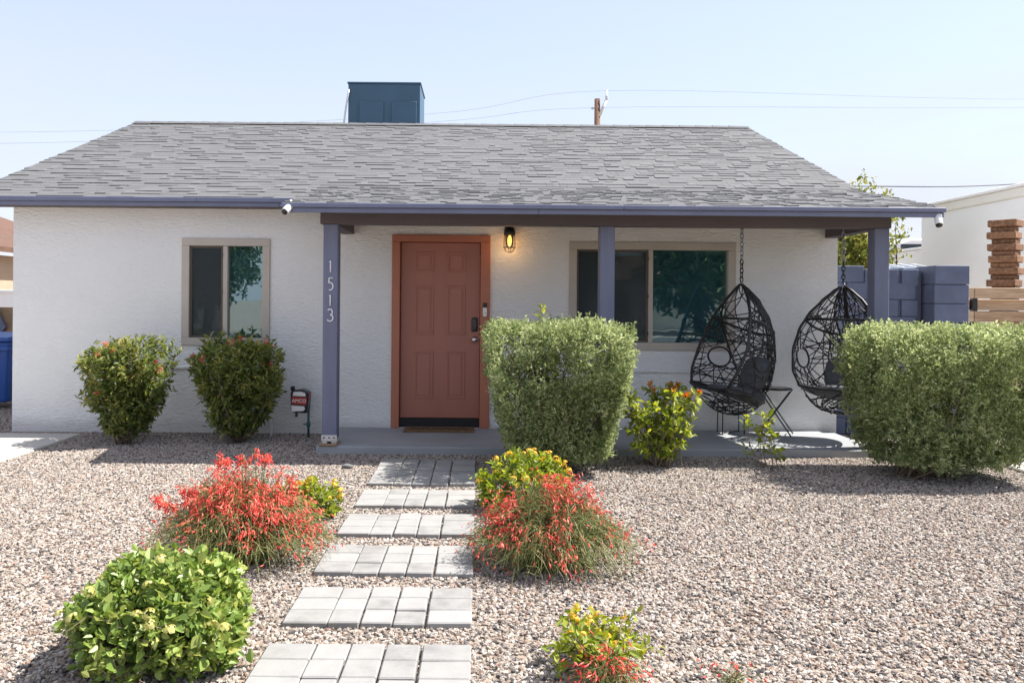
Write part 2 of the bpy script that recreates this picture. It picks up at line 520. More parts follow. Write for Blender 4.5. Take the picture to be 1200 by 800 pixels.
def pnoise(p, f, seed):
    """cheap smooth pseudo-noise in about [-1,1]"""
    r = np.random.RandomState(seed)
    out = np.zeros(len(p))
    for k in range(5):
        d = r.normal(size=3); d /= np.linalg.norm(d)
        out += np.sin(p @ d * f * (0.7 + 0.25 * k) * 2 * math.pi + r.uniform(0, 6.28))
    return out / 2.6

def leaf_arrays(P, D, L, Wd, rng, var, nrm=None, big=False, fold=0.25, droop=0.15):
    n = len(P)
    D = unit(D)
    Rn = rng.normal(size=(n, 3)) * 0.7
    if nrm is not None: Rn = Rn + nrm
    S = unit(np.cross(D, Rn)); N = unit(np.cross(S, D))
    L = np.broadcast_to(L, (n,))[:, None]; Wd = np.broadcast_to(Wd, (n,))[:, None]
    if big:
        curl = rng.uniform(-.4, 1.6, (n, 1))
        def pt(t, w): return P + D*L*t + S*Wd*w + N*(Wd*abs(w)*fold*2 - L*droop*curl*t*t)
        V = np.stack([P, pt(.17, .33), pt(.42, .5), pt(.74, .33), pt(1.0, 0), pt(.74, -.33), pt(.42, -.5), pt(.17, -.33)], 1).reshape(-1, 3)
        i = (np.arange(n) * 8)[:, None]
        F = np.concatenate([i + np.array([[0, 4, 3, 2, 1]]), i + np.array([[0, 7, 6, 5, 4]])])
        return V, F, np.repeat(var, 8)
    b = P
    l = P + D*L*0.45 + S*Wd*0.5 + N*Wd*fold
    t = P + D*L - N*L*droop
    r = P + D*L*0.45 - S*Wd*0.5 + N*Wd*fold
    V = np.stack([b, l, t, r], 1).reshape(-1, 3)
    i = (np.arange(n) * 4)[:, None]
    F = np.concatenate([i + np.array([[0, 2, 1]]), i + np.array([[0, 3, 2]])])
    return V, F, np.repeat(var, 4)

def merge(parts):
    Vs, Fs, vs, n = [], [], [], 0
    for V, F, v in parts:
        Vs.append(V); Fs.append(F + n); vs.append(v); n += len(V)
    return np.concatenate(Vs), np.concatenate(Fs), np.concatenate(vs)

def sprays(T, Dr, rng, per, step, L, Wd, spread=0.9, big=False, fold=0.25, droop=0.15, bright=None, jit=0.18):
    """leaf sprays along little twigs ending at T with direction Dr"""
    n = len(T)
    P = []; D = []; V = []; NN = []
    for k in range(per):
        a = rng.uniform(0, 6.28, n)
        u = unit(np.cross(Dr, np.array([0.3, 0.2, 0.93]) + rng.normal(size=(n, 3)) * 0.05))
        w = np.cross(Dr, u)
        side = u * np.cos(a)[:, None] + w * np.sin(a)[:, None]
        f = k / max(per - 1, 1)
        P.append(T - Dr * step * (per - 1 - k) + rng.normal(size=(n, 3)) * step * 0.35)
        D.append(Dr * (0.45 + 0.5 * f) + side * spread)
        NN.append(Dr * 0.5 + np.array([0, 0, 0.8]))
        b = (bright if bright is not None else 0.5)
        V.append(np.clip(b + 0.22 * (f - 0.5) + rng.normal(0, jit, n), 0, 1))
    P = np.concatenate(P); D = np.concatenate(D); V = np.concatenate(V); NN = np.concatenate(NN)
    s = np.exp(rng.normal(0, 0.22, len(P)))
    return leaf_arrays(P, D, L * s, Wd * s, rng, V, NN, big, fold, droop)

def branch(mb, a, b, r0, r1, rng, bend=0.12, n=5, sides=5):
    a = np.array(a, float); b = np.array(b, float)
    L = np.linalg.norm(b - a)
    m = rng.normal(size=3) * L * bend
    pts = []
    for i in range(n):
        t = i / (n - 1)
        pts.append(tuple(a*(1-t) + b*t + m*math.sin(math.pi*t) + rng.normal(size=3)*L*0.012*(0 < i < n-1)))
    mb.tube(pts, r0, sides, r1=r1)
    return pts

# ------------------------------------------------------------------ setting: ground, street, slabs
g = MB(); g.add([(-600, -600, -0.004), (600, -600, -0.004), (600, 900, -0.004), (-600, 900, -0.004)], [(0, 1, 2, 3)])
tag(g.build('ground', 'ground'), 'open ground of tan desert gravel', 'ground', kind='structure')
g = MB().box(-80, 80, -16.5, -7.5, -0.05, 0.0)
tag(g.build('road', 'asphalt'), 'asphalt street in front of the yard', 'road', kind='structure')
g = MB().box(-80, 80, -7.46, -5.9, -0.05, 0.10)
tag(g.build('pavement', 'drive', bevel=0.02), 'concrete pavement beside the street', 'pavement', kind='structure')
g = MB().box(-7.6, -4.37, -5.86, 8.45, -0.06, 0.022)
tag(g.build('driveway', 'drive', bevel=0.012), 'pale concrete driveway at the corner of the house', 'driveway', kind='structure')
g = MB().box(4.90, 6.2, 4.6, 8.78, -0.06, 0.03)
tag(g.build('walkway', 'drive', bevel=0.012), 'concrete walkway beyond the long hedge', 'walkway', kind='structure')
g = MB().box(-1.60, 3.98, 7.55, 8.69, -0.10, 0.075)
tag(g.build('porch_slab', 'concrete', bevel=0.012, seg=2), 'smooth grey concrete porch slab', 'porch floor', kind='structure')

# loose gravel: thousands of real stones scattered over the yard (geometry nodes)
def gravel():
    rects = [(-4.36, 4.89, 0.9, 7.54), (-4.36, -1.61, 7.54, 8.68), (3.99, 4.89, 7.54, 8.85), (-9, -5.32, 8.5, 13)]
    mb = MB()
    for (x0, x1, y0, y1) in rects:
        mb.add([(x0, y0, -0.001), (x1, y0, -0.001), (x1, y1, -0.001), (x0, y1, -0.001)], [(0, 1, 2, 3)])
    o = mb.build('gravel', 'pebble', recalc=False)
    tag(o, 'loose tan, cream and grey gravel covering the front yard', 'gravel', kind='stuff')
    ng = bpy.data.node_groups.new('gravel_scatter', 'GeometryNodeTree')
    ng.interface.new_socket('Geometry', in_out='INPUT', socket_type='NodeSocketGeometry')
    ng.interface.new_socket('Geometry', in_out='OUTPUT', socket_type='NodeSocketGeometry')
    N = ng.nodes.new; Lk = ng.links.new
    gi = N('NodeGroupInput'); go = N('NodeGroupOutput')
    dist = N('GeometryNodeDistributePointsOnFaces')
    dist.inputs['Density'].default_value = 4000.0
    dist.inputs['Seed'].default_value = 3
    Lk(gi.outputs[0], dist.inputs['Mesh'])
    join = N('GeometryNodeJoinGeometry')
    for k in range(6):                                    # six differently knapped stones
        ico = N('GeometryNodeMeshIcoSphere'); ico.inputs['Radius'].default_value = 1.0; ico.inputs['Subdivisions'].default_value = 2
        pos = N('GeometryNodeInputPosition')
        nz = N('ShaderNodeTexNoise'); nz.noise_dimensions = '4D'
        nz.inputs['Scale'].default_value = 0.9; nz.inputs['W'].default_value = 3.7 * k; nz.inputs['Detail'].default_value = 1
        Lk(pos.outputs[0], nz.inputs['Vector'])
        sub = N('ShaderNodeVectorMath'); sub.operation = 'SUBTRACT'; sub.inputs[1].default_value = (0.5, 0.5, 0.5)
        Lk(nz.outputs['Color'], sub.inputs[0])
        sc = N('ShaderNodeVectorMath'); sc.operation = 'SCALE'; sc.inputs['Scale'].default_value = 2.3
        Lk(sub.outputs[0], sc.inputs[0])
        sp = N('GeometryNodeSetPosition')
        Lk(ico.outputs['Mesh'], sp.inputs['Geometry']); Lk(sc.outputs[0], sp.inputs['Offset'])
        sh = N('GeometryNodeSetShadeSmooth'); sh.inputs['Shade Smooth'].default_value = False
        Lk(sp.outputs[0], sh.inputs[0])
        sm = N('GeometryNodeSetMaterial'); sm.inputs['Material'].default_value = M['pebble']
        Lk(sh.outputs[0], sm.inputs['Geometry'])
        gti = N('GeometryNodeGeometryToInstance')
        Lk(sm.outputs[0], gti.inputs[0]); Lk(gti.outputs[0], join.inputs[0])
    inst = N('GeometryNodeInstanceOnPoints'); inst.inputs['Pick Instance'].default_value = True
    Lk(dist.outputs['Points'], inst.inputs['Points']); Lk(join.outputs[0], inst.inputs['Instance'])
    ri = N('FunctionNodeRandomValue'); ri.data_type = 'INT'
    for s in ri.inputs:
        if s.name == 'Max' and s.type == 'INT': s.default_value = 5
    Lk([s for s in ri.outputs if s.type == 'INT'][0], inst.inputs['Instance Index'])
    rr = N('FunctionNodeRandomValue'); rr.data_type = 'FLOAT_VECTOR'
    rr.inputs[0].default_value = (-0.5, -0.5, 0); rr.inputs[1].default_value = (0.5, 0.5, 6.283); rr.inputs['Seed'].default_value = 11
    Lk(rr.outputs[0], inst.inputs['Rotation'])
    rs = N('FunctionNodeRandomValue'); rs.data_type = 'FLOAT_VECTOR'
    rs.inputs[0].default_value = (0.0056, 0.0052, 0.0040); rs.inputs[1].default_value = (0.0142, 0.0118, 0.0085); rs.inputs['Seed'].default_value = 5
    Lk(rs.outputs[0], inst.inputs['Scale'])
    Lk(inst.outputs[0], go.inputs[0])
    md = o.modifiers.new('scatter', 'NODES'); md.node_group = ng
gravel()

# ------------------------------------------------------------------ paver path
def pavers():
    rows = [(6.735, 7.185), (6.225, 6.695), (5.555, 6.035), (4.875, 5.340), (4.180, 4.645), (3.525, 3.965), (2.855, 3.312)]
    bed = MB()
    for y0, y1 in rows: bed.box(-0.885, -0.035, y0 + 0.02, y1 - 0.02, -0.03, 0.004)
    bo = bed.build('path', 'soil')
    tag(bo, 'stepping path of seven pale paver pads leading to the porch', 'path', kind='structure')
    def stone(w, d):
        bm = bmesh.new()
        bmesh.ops.create_cube(bm, size=1)
        for v in bm.verts: v.co.x *= w; v.co.y *= d; v.co.z = v.co.z * 0.05 + 0.005
        bmesh.ops.bevel(bm, geom=[e for e in bm.edges], offset=0.006, segments=1, affect='EDGES')
        me = bpy.data.meshes.new('paver'); bm.to_mesh(me); bm.free()
        me.materials.append(M['paver'])
        return me
    big = stone(0.207, 0.146); small = stone(0.143, 0.146)
    rng = random.Random(4)
    for y0, y1 in rows:
        d = (y1 - y0) / 3
        tilt = rng.uniform(-0.004, 0.004)
        for r in range(3):
            xs = [-0.905 + 0.108 + 0.004, -0.905 + 0.215 + 0.075, -0.460, -0.460 + 0.150, -0.118]
            xs[2] = -0.905 + 0.215 + 0.150 + 0.075; xs[3] = xs[2] + 0.150; xs[4] = -0.1285
            for k, x in enumerate(xs):
                o = bpy.data.objects.new('paver', big if k in (0, 4) else small)
                col.objects.link(o)
                o.parent = bo
                o.location = (x + rng.uniform(-.002, .002), y0 + d * (r + 0.5) + rng.uniform(-.003, .003) - (0.004 if k in (1, 3) else 0), rng.uniform(-.004, .003))
                o.rotation_euler = (rng.uniform(-.012, .012), tilt + rng.uniform(-.012, .012), rng.uniform(-.012, .012))
                o.scale = (1, d / 0.1505, 1)
pavers()

# ------------------------------------------------------------------ the house
WY = 8.70                                             # front wall plane
house = empty('house', (-0.62, 8.70, 0.0))
tag(house, 'single-storey white stucco house with grey shingle roof and front porch', 'house')

def grid_wall(name, x0, x1, z0, z1, holes, y0, y1, mat, parent):
    """wall slab with rectangular openings"""
    xs = sorted({x0, x1, *[h[0] for h in holes], *[h[1] for h in holes]})
    zs = sorted({z0, z1, *[h[2] for h in holes], *[h[3] for h in holes]})
    solid = {}
    for i in range(len(xs)-1):
        for j in range(len(zs)-1):
            cx, cz = (xs[i]+xs[i+1])/2, (zs[j]+zs[j+1])/2
            solid[i, j] = not any(h[0] < cx < h[1] and h[2] < cz < h[3] for h in holes)
    mb = MB()
    for (i, j), s in solid.items():
        if not s: continue
        a, b, c, d = xs[i], xs[i+1], zs[j], zs[j+1]
        mb.add([(a,y0,c),(b,y0,c),(b,y0,d),(a,y0,d)], [(0,1,2,3)])
        mb.add([(a,y1,c),(b,y1,c),(b,y1,d),(a,y1,d)], [(3,2,1,0)])
        if not solid.get((i-1, j)): mb.add([(a,y0,c),(a,y1,c),(a,y1,d),(a,y0,d)], [(3,2,1,0)])
        if not solid.get((i+1, j)): mb.add([(b,y0,c),(b,y1,c),(b,y1,d),(b,y0,d)], [(0,1,2,3)])
        if not solid.get((i, j-1)): mb.add([(a,y0,c),(b,y0,c),(b,y1,c),(a,y1,c)], [(3,2,1,0)])
        if not solid.get((i, j+1)): mb.add([(a,y0,d),(b,y0,d),(b,y1,d),(a,y1,d)], [(0,1,2,3)])
    return mb.build(name, mat, parent, recalc=False)

WL = (-3.37, -2.374, 0.988, 2.198)
WR = (1.010, 2.895, 0.972, 2.194)
DOOR = (-0.992, 0.118, 0.0, 2.256)
holes = [(WL[0]+.05, WL[1]-.05, WL[2]+.05, WL[3]-.05), (WR[0]+.05, WR[1]-.05, WR[2]+.05, WR[3]-.05),
         (DOOR[0]+.04, DOOR[1]-.04, 0.076, DOOR[3]-.04)]
grid_wall('wall', -5.286, 4.052, -0.1, 2.60, holes, WY, WY + 0.16, 'stucco', house)
gable = [(WY+.162, -0.1), (16.34, -0.1), (16.34, 2.60), (12.6, 4.18), (WY+.162, 2.60)]
MB().prism_x(gable, -5.286, -5.126).build('wall', 'stucco', house)
MB().prism_x(gable, 3.892, 4.052).build('wall', 'stucco', house)
MB().box(-5.286, 4.052, 16.342, 16.5, -0.1, 2.60).build('wall', 'stucco', house)
MB().box(-5.12, 3.88, 8.9, 16.3, 2.50, 2.55).build('ceiling', 'taupe_wood', house)
MB().box(-5.12, 3.88, 8.87, 16.3, -0.05, 0.02).build('floor', 'taupe_wood', house)

# old sill ledges below the windows, rendered over
for x0, x1 in ((-3.50, -2.20), (0.95, 2.95)):
    MB().prism_x([(WY-.001, .715), (WY-.03, .722), (WY-.032, .748), (WY-.001, .765)], x0, x1).build('ledge', 'stucco', house, bevel=.006, seg=2)

# roof -------------------------------------------------------------------
SL = 0.421; ST = math.hypot(1, SL); ca, sa = 1/ST, SL/ST
EY, EZ, RY = 8.40, 2.622, 12.60
RZ = EZ + SL*(RY-EY)
RX0, RX1 = -5.665, 4.375
PS = 0.24; PT = math.hypot(1, PS); pca, psa = 1/PT, PS/PT
PY, PZ = 7.25, 2.425
KY = (EZ - PZ + PS*PY - SL*EY) / (PS - SL)            # where the porch roof meets the main slope
PX0 = -1.86
rb = MB()
th = 0.06
rb.prism_x([(EY, EZ), (RY, RZ), (RY, RZ-th), (EY, EZ-th)], RX0, RX1)
rb.prism_x([(RY, RZ), (2*RY-EY, EZ), (2*RY-EY, EZ-th), (RY, RZ-th)], RX0, RX1)
rb.prism_x([(PY, PZ), (KY, PZ+PS*(KY-PY)), (KY, PZ+PS*(KY-PY)-th*.6), (PY, PZ-th*.6)], PX0, RX1)
roof = rb.build('roof', 'shingle', house)
roof_a = roof.data.attributes.new('var', 'FLOAT', 'POINT')
roof_a.data.foreach_set('value', [0.35]*len(roof.data.vertices))

srng = random.Random(21)
def tab_mesh(w, thick, var):
    """one shingle tab: x along the course, y up the slope, lower edge raised"""
    L = 0.20
    me = bpy.data.meshes.new('shingle')
    V = [(0,0,0),(w,0,0),(w,L,0),(0,L,0),(0.002,0.003,thick),(w-.002,0.003,thick),(w,L,.0015),(0,L,.0015)]
    me.from_pydata(V, [], [(0,3,2,1),(4,5,6,7),(0,1,5,4),(1,2,6,5),(2,3,7,6),(3,0,4,7)])
    a = me.attributes.new('var', 'FLOAT', 'POINT'); a.data.foreach_set('value', [var]*8)
    me.materials.append(M['shingle'])
    return me
widths = [0.08, 0.12, 0.17, 0.22, 0.30]
tabs = {(w, t, v): tab_mesh(w, t, v) for w in widths for t in (0.005, 0.010, 0.014) for v in (0.40, 0.46, 0.52, 0.56)}
stuffV, stuffF, stuffA = [], [], []
def course(x0, x1, s, y0, z0, c_, s_, indiv, fine=1.0):
    """lay one course at slope distance s above (y0,z0)"""
    x = x0 - srng.uniform(0, .2); n = 0
    while x < x1:
        w = srng.choice(widths)*fine; t = srng.choice((.005, .005, .010, .014)); v = srng.choice((.40, .46, .52, .52, .56))
        xa = max(x, x0); xb = min(x + w, x1); x += w
        if xb - xa < .03: continue
        off = srng.uniform(-.004, .004)
        yy = y0 + (s+off)*c_; zz = z0 + (s+off)*s_
        if indiv and xb - xa > w - 1e-6:
            o = bpy.data.objects.new('shingle', tabs[w, t, v])
            col.objects.link(o); o.parent = roof
            o.location = Vector((xa, yy, zz)) - wloc(roof)
            o.rotation_euler = (math.atan2(s_, c_), 0, 0)
            n += 1
        else:
            b = len(stuffV)
            for (px, py, pz) in ((xa,0,0),(xb,0,0),(xb,.2,0),(xa,.2,0),(xa+.002,.003,t),(xb-.002,.003,t),(xb,.2,.0015),(xa,.2,.0015)):
                stuffV.append((px, yy + py*c_ - pz*s_, zz + py*s_ + pz*c_)); stuffA.append(v)
            for f in ((0,3,2,1),(4,5,6,7),(0,1,5,4),(1,2,6,5),(2,3,7,6),(3,0,4,7)): stuffF.append([b+i for i in f])
    return n
EXP = 0.116
slope_len = (RY-EY)*ST
count = 0; k = 0
while True:
    s = -0.02 + k*EXP
    if s > slope_len - .10: break
    yy = EY + s*ca
    lim = PX0 + 0.06 if yy < KY - .02 else RX1 + .015
    if yy < KY - .02:
        t = (yy-PY)/(KY-PY)
        lim = PX0
    count += course(RX0 - .015, lim, s, EY, EZ, ca, sa, count < 290 and (k < 3 or yy > KY))
    k += 1
k = 0
while -0.02 + k*0.105 < (KY-PY)*PT - .06:
    course(PX0 - .01, RX1 + .015, -0.02 + k*0.105, PY, PZ, pca, psa, False, .6)
    k += 1
# back slope
k = 0
while -0.02 + k*EXP < slope_len - .1:
    s = -0.02 + k*EXP
    b = len(stuffV)
    for (px, py, pz) in ((RX0-.015,0,0),(RX1+.015,0,0),(RX1+.015,.2,0),(RX0-.015,.2,0),(RX0-.015,.003,.01),(RX1+.015,.003,.01),(RX1+.015,.2,.0015),(RX0-.015,.2,.0015)):
        stuffV.append((px, 2*RY-EY - (s+py)*ca + pz*sa, EZ + (s+py)*sa + pz*ca)); stuffA.append(.5)
    for f in ((0,3,2,1),(4,5,6,7),(0,1,5,4),(1,2,6,5),(2,3,7,6),(3,0,4,7)): stuffF.append([b+i for i in f])
    k += 1
so = np_mesh('shingle_field', np.array(stuffV), np.array(stuffF), np.array(stuffA), 'shingle', roof)
tag(so, kind='stuff')
# ridge caps, each folded over the ridge
capm = bpy.data.meshes.new('ridge_cap')
capm.from_pydata([(0,-.13*ca,-.13*sa+.012),(.32,-.13*ca,-.13*sa+.012),(.32,0,.016),(0,0,.024),(.32,.13*ca,-.13*sa+.012),(0,.13*ca,-.13*sa+.012),
                  (0,-.13*ca,-.13*sa),(0,0,.004),(0,.13*ca,-.13*sa)], [], [(0,1,2,3),(3,2,4,5),(6,0,3,7),(7,3,5,8)])
capm.materials.append(M['shingle'])
a_ = capm.attributes.new('var', 'FLOAT', 'POINT'); a_.data.foreach_set('value', [.45]*9)
x = RX0
while x < RX1 - .1:
    o = bpy.data.objects.new('ridge_cap', capm); col.objects.link(o); o.parent = roof
    o.location = Vector((x, RY, RZ + .012)) - wloc(roof)
    if x + .32 > RX1: o.scale.x = (RX1 + .015 - x)/.32
    x += .27

# fascia boards
def fascia(x0, x1, y, z0, z1, bev=.004): MB().box(x0, x1, y, y+.024, z0, z1).build('fascia', 'slate_paint', house, bevel=bev)
fascia(RX0-.02, -3.10, EY-.030, EZ-.052, EZ-.004); fascia(-3.098, -1.83, EY-.030, EZ-.052, EZ-.004)
fascia(RX0, -2.20, EY-.004, EZ-.098, EZ-.050); fascia(-2.198, -1.80, EY-.004, EZ-.098, EZ-.050)
fascia(PX0-.01, 1.35, PY-.030, PZ-.045, PZ-.004); fascia(1.352, RX1+.01, PY-.030, PZ-.045, PZ-.004)
fascia(PX0+.05, 0.55, PY-.004, PZ-.092, PZ-.044); fascia(0.552, RX1-.045, PY-.004, PZ-.092, PZ-.044)
# rake boards on both gables and porch cheeks
for xx in (RX0-.02, RX1-.004):
    MB().prism_x([(EY-.005, EZ-.10), (RY, RZ-.10), (2*RY-EY, EZ-.10), (2*RY-EY, EZ-.012), (RY, RZ-.012), (EY-.005, EZ-.012)], xx, xx+.024).build('rake_board', 'slate_paint', house)
for xx in (PX0-.012, RX1-.006):
    MB().prism_x([(PY+.022, PZ-.09), (WY, PZ+PS*(WY-PY)-.13), (WY, PZ+PS*(WY-PY)-.006), (PY+.022, PZ-.012)], xx, xx+.022).build('rake_board', 'slate_paint', house)
# soffits
MB().box(RX0+.02, PX0-.02, EY+.022, WY-.002, EZ-.09, EZ-.075).build('soffit', 'taupe_wood', house)
MB().prism_x([(PY+.03, PZ-.062), (WY-.004, PZ+PS*(WY-PY)-.085), (WY-.004, PZ+PS*(WY-PY)-.070), (PY+.03, PZ-.045)], PX0+.03, RX1-.02).build('porch_ceiling', 'taupe_wood', house)

# porch beams and rafters
MB().box(-1.585, 4.075, 7.605, 7.74, 2.262, 2.43).build('beam', 'taupe_wood', house, bevel=.005)
MB().box(-1.56, -1.425, 7.742, WY-.002, 2.255, 2.42).build('beam', 'taupe_wood', house, bevel=.005)
MB().box(3.905, 4.04, 7.742, WY-.002, 2.255, 2.42).build('beam', 'taupe_wood', house, bevel=.005)
for x in (-0.62, 0.18, 0.98, 1.78, 2.705, 3.38):
    MB().prism_x([(7.742, 2.43), (WY-.003, 2.47), (WY-.003, 2.66), (7.742, 2.46)], x-.02, x+.02).build('rafter', 'taupe_wood', house)

# porch posts
posts = []
for px in (-1.478, 1.262, 3.980):
    p = MB().box(px-.073, px+.073, 7.60, 7.745, 0.135, 2.260).build('post', 'post_paint', house, bevel=.006)
    posts.append(p)
    b = MB()
    b.box(px-.078, px+.078, 7.594, 7.599, 0.112, 0.175); b.box(px-.078, px+.078, 7.746, 7.751, 0.112, 0.175)
    b.box(px-.070, px-.02, 7.605, 7.74, 0.09, 0.134); b.box(px+.02, px+.070, 7.605, 7.74, 0.09, 0.134)
    br = b.build('post_bracket', 'galv', p, bevel=.002)
    s = MB()
    for sx in (-.05, 0, .05): s.lathe([(.008, 0), (.008, -.004), (.003, -.007)], (px+sx, 7.594, .15), 8, 'y')
    s.build('screw', 'black_metal', p)
    MB().box(px-.092, px+.085, 7.535, 7.76, 0.0755, 0.090).build('post_foot', 'concrete' if px > 0 else 'ply', p, bevel=.004)

# house number, slender brush-stroke digits set vertically on the first post
def stroke(pts, zc, h):
    return [(-1.476 + x*h, 7.592, zc + z*h) for x, z in pts]
def arc(cx, cz, rx, rz, a0, a1, n=12):
    return [(cx + rx*math.cos(R(a0+(a1-a0)*i/n)), cz + rz*math.sin(R(a0+(a1-a0)*i/n))) for i in range(n+1)]
one = [[(-.10, .36), (0, .5), (0, -.5)]]
five = [[(.22, .5), (-.10, .5), (-.13, .08)] + arc(-.03, -.16, .24, .30, 110, -110), ]
three = [arc(-.02, .25, .20, .25, 150, -80, 10) + arc(-.02, -.22, .25, .28, 80, -150, 12)]
for dg, z0, z1 in ((one, 1.896, 1.786), (five, 1.724, 1.606), (one, 1.559, 1.455), (three, 1.417, 1.303)):
    d = MB(); h = (z0-z1)*1.05
    for st in dg: d.tube(stroke(st, (z0+z1)/2, h), .0065, 6)
    d.build('number_digit', 'digit', posts[0])

# door ------------------------------------------------------------------
fr = MB()
x0, x1, z1 = DOOR[0], DOOR[1], DOOR[3]
fr.box(x0, x0+.09, WY-.035, WY+.12, 0.0755, z1-.082)
fr.box(x1-.11, x1, WY-.035, WY+.12, 0.0755, z1-.082)
fr.box(x0, x1, WY-.035, WY+.12, z1-.08, z1)
fr.build('door_frame', 'terracotta_frame', house, bevel=.004)
MB().box(x0+.091, x1-.111, WY+.02, WY+.10, 0.0755, 0.178).build('threshold', 'dark', house, bevel=.004)
DX0, DX1, DZ0, DZ1 = -0.896, 0.004, 0.185, 2.172
DF = WY + 0.045
door = MB().box(DX0, DX1, DF, DF+.045, DZ0, DZ1).build('door', 'terracotta', house, bevel=.003)
def zp(py): return 1.5 + (354-py-.4)/900*8.73
for (pa, pb) in ((295.0, 318.5), (334.5, 392.5), (411.5, 467)):
    for (xa, xb) in ((-0.735, -0.522), (-0.372, -0.162)):
        za, zb = zp(pb), zp(pa)
        p = MB()
        # raised and fielded panel: outer moulding, groove, raised centre
        w = .020
        for (a, b, c, d) in ((xa, xb, zb-w, zb), (xa, xb, za, za+w), (xa, xa+w, za+w, zb-w), (xb-w, xb, za+w, zb-w)):
            p.box(a, b, DF-.009, DF+.001, c, d)
        p.box(xa+.038, xb-.038, DF-.007, DF+.001, za+.038, zb-.038)
        p.build('panel', 'terracotta', door, bevel=.0055, seg=2)
lk = MB(); lk.box(-.090, -.022, DF-.028, DF+.001, 1.165, 1.325); lko = lk.build('smart_lock', 'black_plastic', door, bevel=.022, seg=4)
MB().box(-.080, -.032, DF-.031, DF-.0285, 1.215, 1.30).build('keypad', 'car_glass', door, bevel=.01, seg=2)
MB().lathe([(.033, 0), (.033, -.008), (.014, -.014), (.013, -.034), (.027, -.040), (.031, -.055), (.026, -.068), (.010, -.072)], (-.055, DF, 1.075), 18, 'y').build('door_knob', 'chrome', door)
MB().box(DX0, DX1, DF-.006, DF+.0, DZ0-.001, DZ0+.02).build('door_sweep', 'terracotta', door)

# windows ------------------------------------------------------------------
def window(x0, x1, z0, z1, xm, tw):
    t = MB()
    t.box(x0, x1, WY-.024, WY+.05, z1-tw, z1); t.box(x0, x1, WY-.024, WY+.05, z0, z0+tw)
    t.box(x0, x0+tw, WY-.024, WY+.05, z0+tw+.001, z1-tw-.001); t.box(x1-tw, x1, WY-.024, WY+.05, z0+tw+.001, z1-tw-.001)
    w = t.build('window', 'beige', house, bevel=.004)
    a, b, c, d = x0+tw, x1-tw, z0+tw, z1-tw
    MB().box(xm-.026, xm+.026, WY-.012, WY+.05, c, d).build('mullion', 'beige', w, bevel=.004)
    for (pa, pb) in ((a, xm-.027), (xm+.027, b)):
        MB().box(pa-.01, pb+.01, WY+.035, WY+.041, c-.01, d+.01).build('pane', 'glass', w)
    s = MB(); q = .024
    s.box(a+.002, xm-.028, WY+.004, WY+.018, d-q, d-.001); s.box(a+.002, xm-.028, WY+.004, WY+.018, c+.001, c+q)
    s.box(a+.002, a+q, WY+.004, WY+.018, c+q, d-q); s.box(xm-.028-q, xm-.028, WY+.004, WY+.018, c+q, d-q)
    s.build('screen_frame', 'screen_frame', w, bevel=.002)
    MB().box(a+q, xm-.028-q, WY+.010, WY+.012, c+q, d-q).build('insect_screen', 'screen', w)
    l = MB()
    for zz in (c+.10, (c+d)/2, d-.10): l.box(xm-.034, xm-.026, WY-.02, WY-.0125, zz-.018, zz+.018)
    l.build('latch', 'black_metal', w)
    bl = MB(); z = c + .01
    while z < d:
        bl.add([(a-.02, WY+.085, z), (b+.02, WY+.085, z), (b+.02, WY+.108, z+.046), (a-.02, WY+.108, z+.046)], [(0,1,2,3)])
        z += .042
    tag(bl.build('blind', 'blind', w, recalc=False), kind='stuff')
    return w
window(*WL, -2.880, .085)
window(*WR, 1.935, .088)

# small fittings that hang on the house ---------------------------------------
def sconce():
    c = Vector((0.330, WY-.105, 2.205))
    t = empty('wall_lantern', (c.x, WY, 2.06))
    tag(t, 'black cage wall lantern with glowing amber bulb beside the front door', 'wall lamp')
    MB().lathe([(.055, 0), (.055, -.012), (.02, -.03), (.02, -.095)], (c.x, WY, 2.325), 14, 'y').build('wall_mount', 'black_metal', t)
    MB().lathe([(.058, -.01), (.064, 0), (.066, .03), (.060, .055), (.040, .085), (.018, .098), (.010, .12), (.004, .13)], (c.x, c.y, 2.255), 18).build('hood', 'black_metal', t)
    MB().lathe([(.040, 0), (.042, -.06), (.042, -.11), (.03, -.135), (.01, -.145)], (c.x, c.y, 2.250), 18).build('glass_jar', 'clear_glass', t)
    cg = MB()
    for k in range(6):
        a = k*math.pi/3 + .3
        cg.tube([(c.x+r*math.cos(a), c.y+r*math.sin(a), z) for r, z in ((.060, 2.25), (.066, 2.18), (.068, 2.115), (.052, 2.078), (.020, 2.060))], .0032, 5)
    for r, z in ((.067, 2.115), (.022, 2.060)):
        cg.tube([(c.x+r*math.cos(a*.3927), c.y+r*math.sin(a*.3927), z) for a in range(16)], .0034, 5, closed=True)
    cg.build('cage', 'black_metal', t)
    b = MB().lathe([(.010, 0), (.013, -.02), (.020, -.045), (.021, -.07), (.015, -.095), (.005, -.105)], (c.x, c.y, 2.245), 14)
    b.build('bulb', M['amber'], t)
    MB().lathe([(.006, -.02), (.007, -.05), (.006, -.085)], (c.x, c.y, 2.245), 8).build('filament', 'filament', t)
    ld = bpy.data.lights.new('lantern_light', 'POINT'); ld.energy = 0.9; ld.color = (1, .55, .2); ld.shadow_soft_size = .045
    lo = bpy.data.objects.new('lantern_light', ld); col.objects.link(lo); lo.parent = t
    lo.location = Vector((c.x, c.y - .055, 2.12)) - t.location
M['amber'] = emit('amber_bulb_glass', (1.0, 0.36, 0.05), 2.6)
sconce()

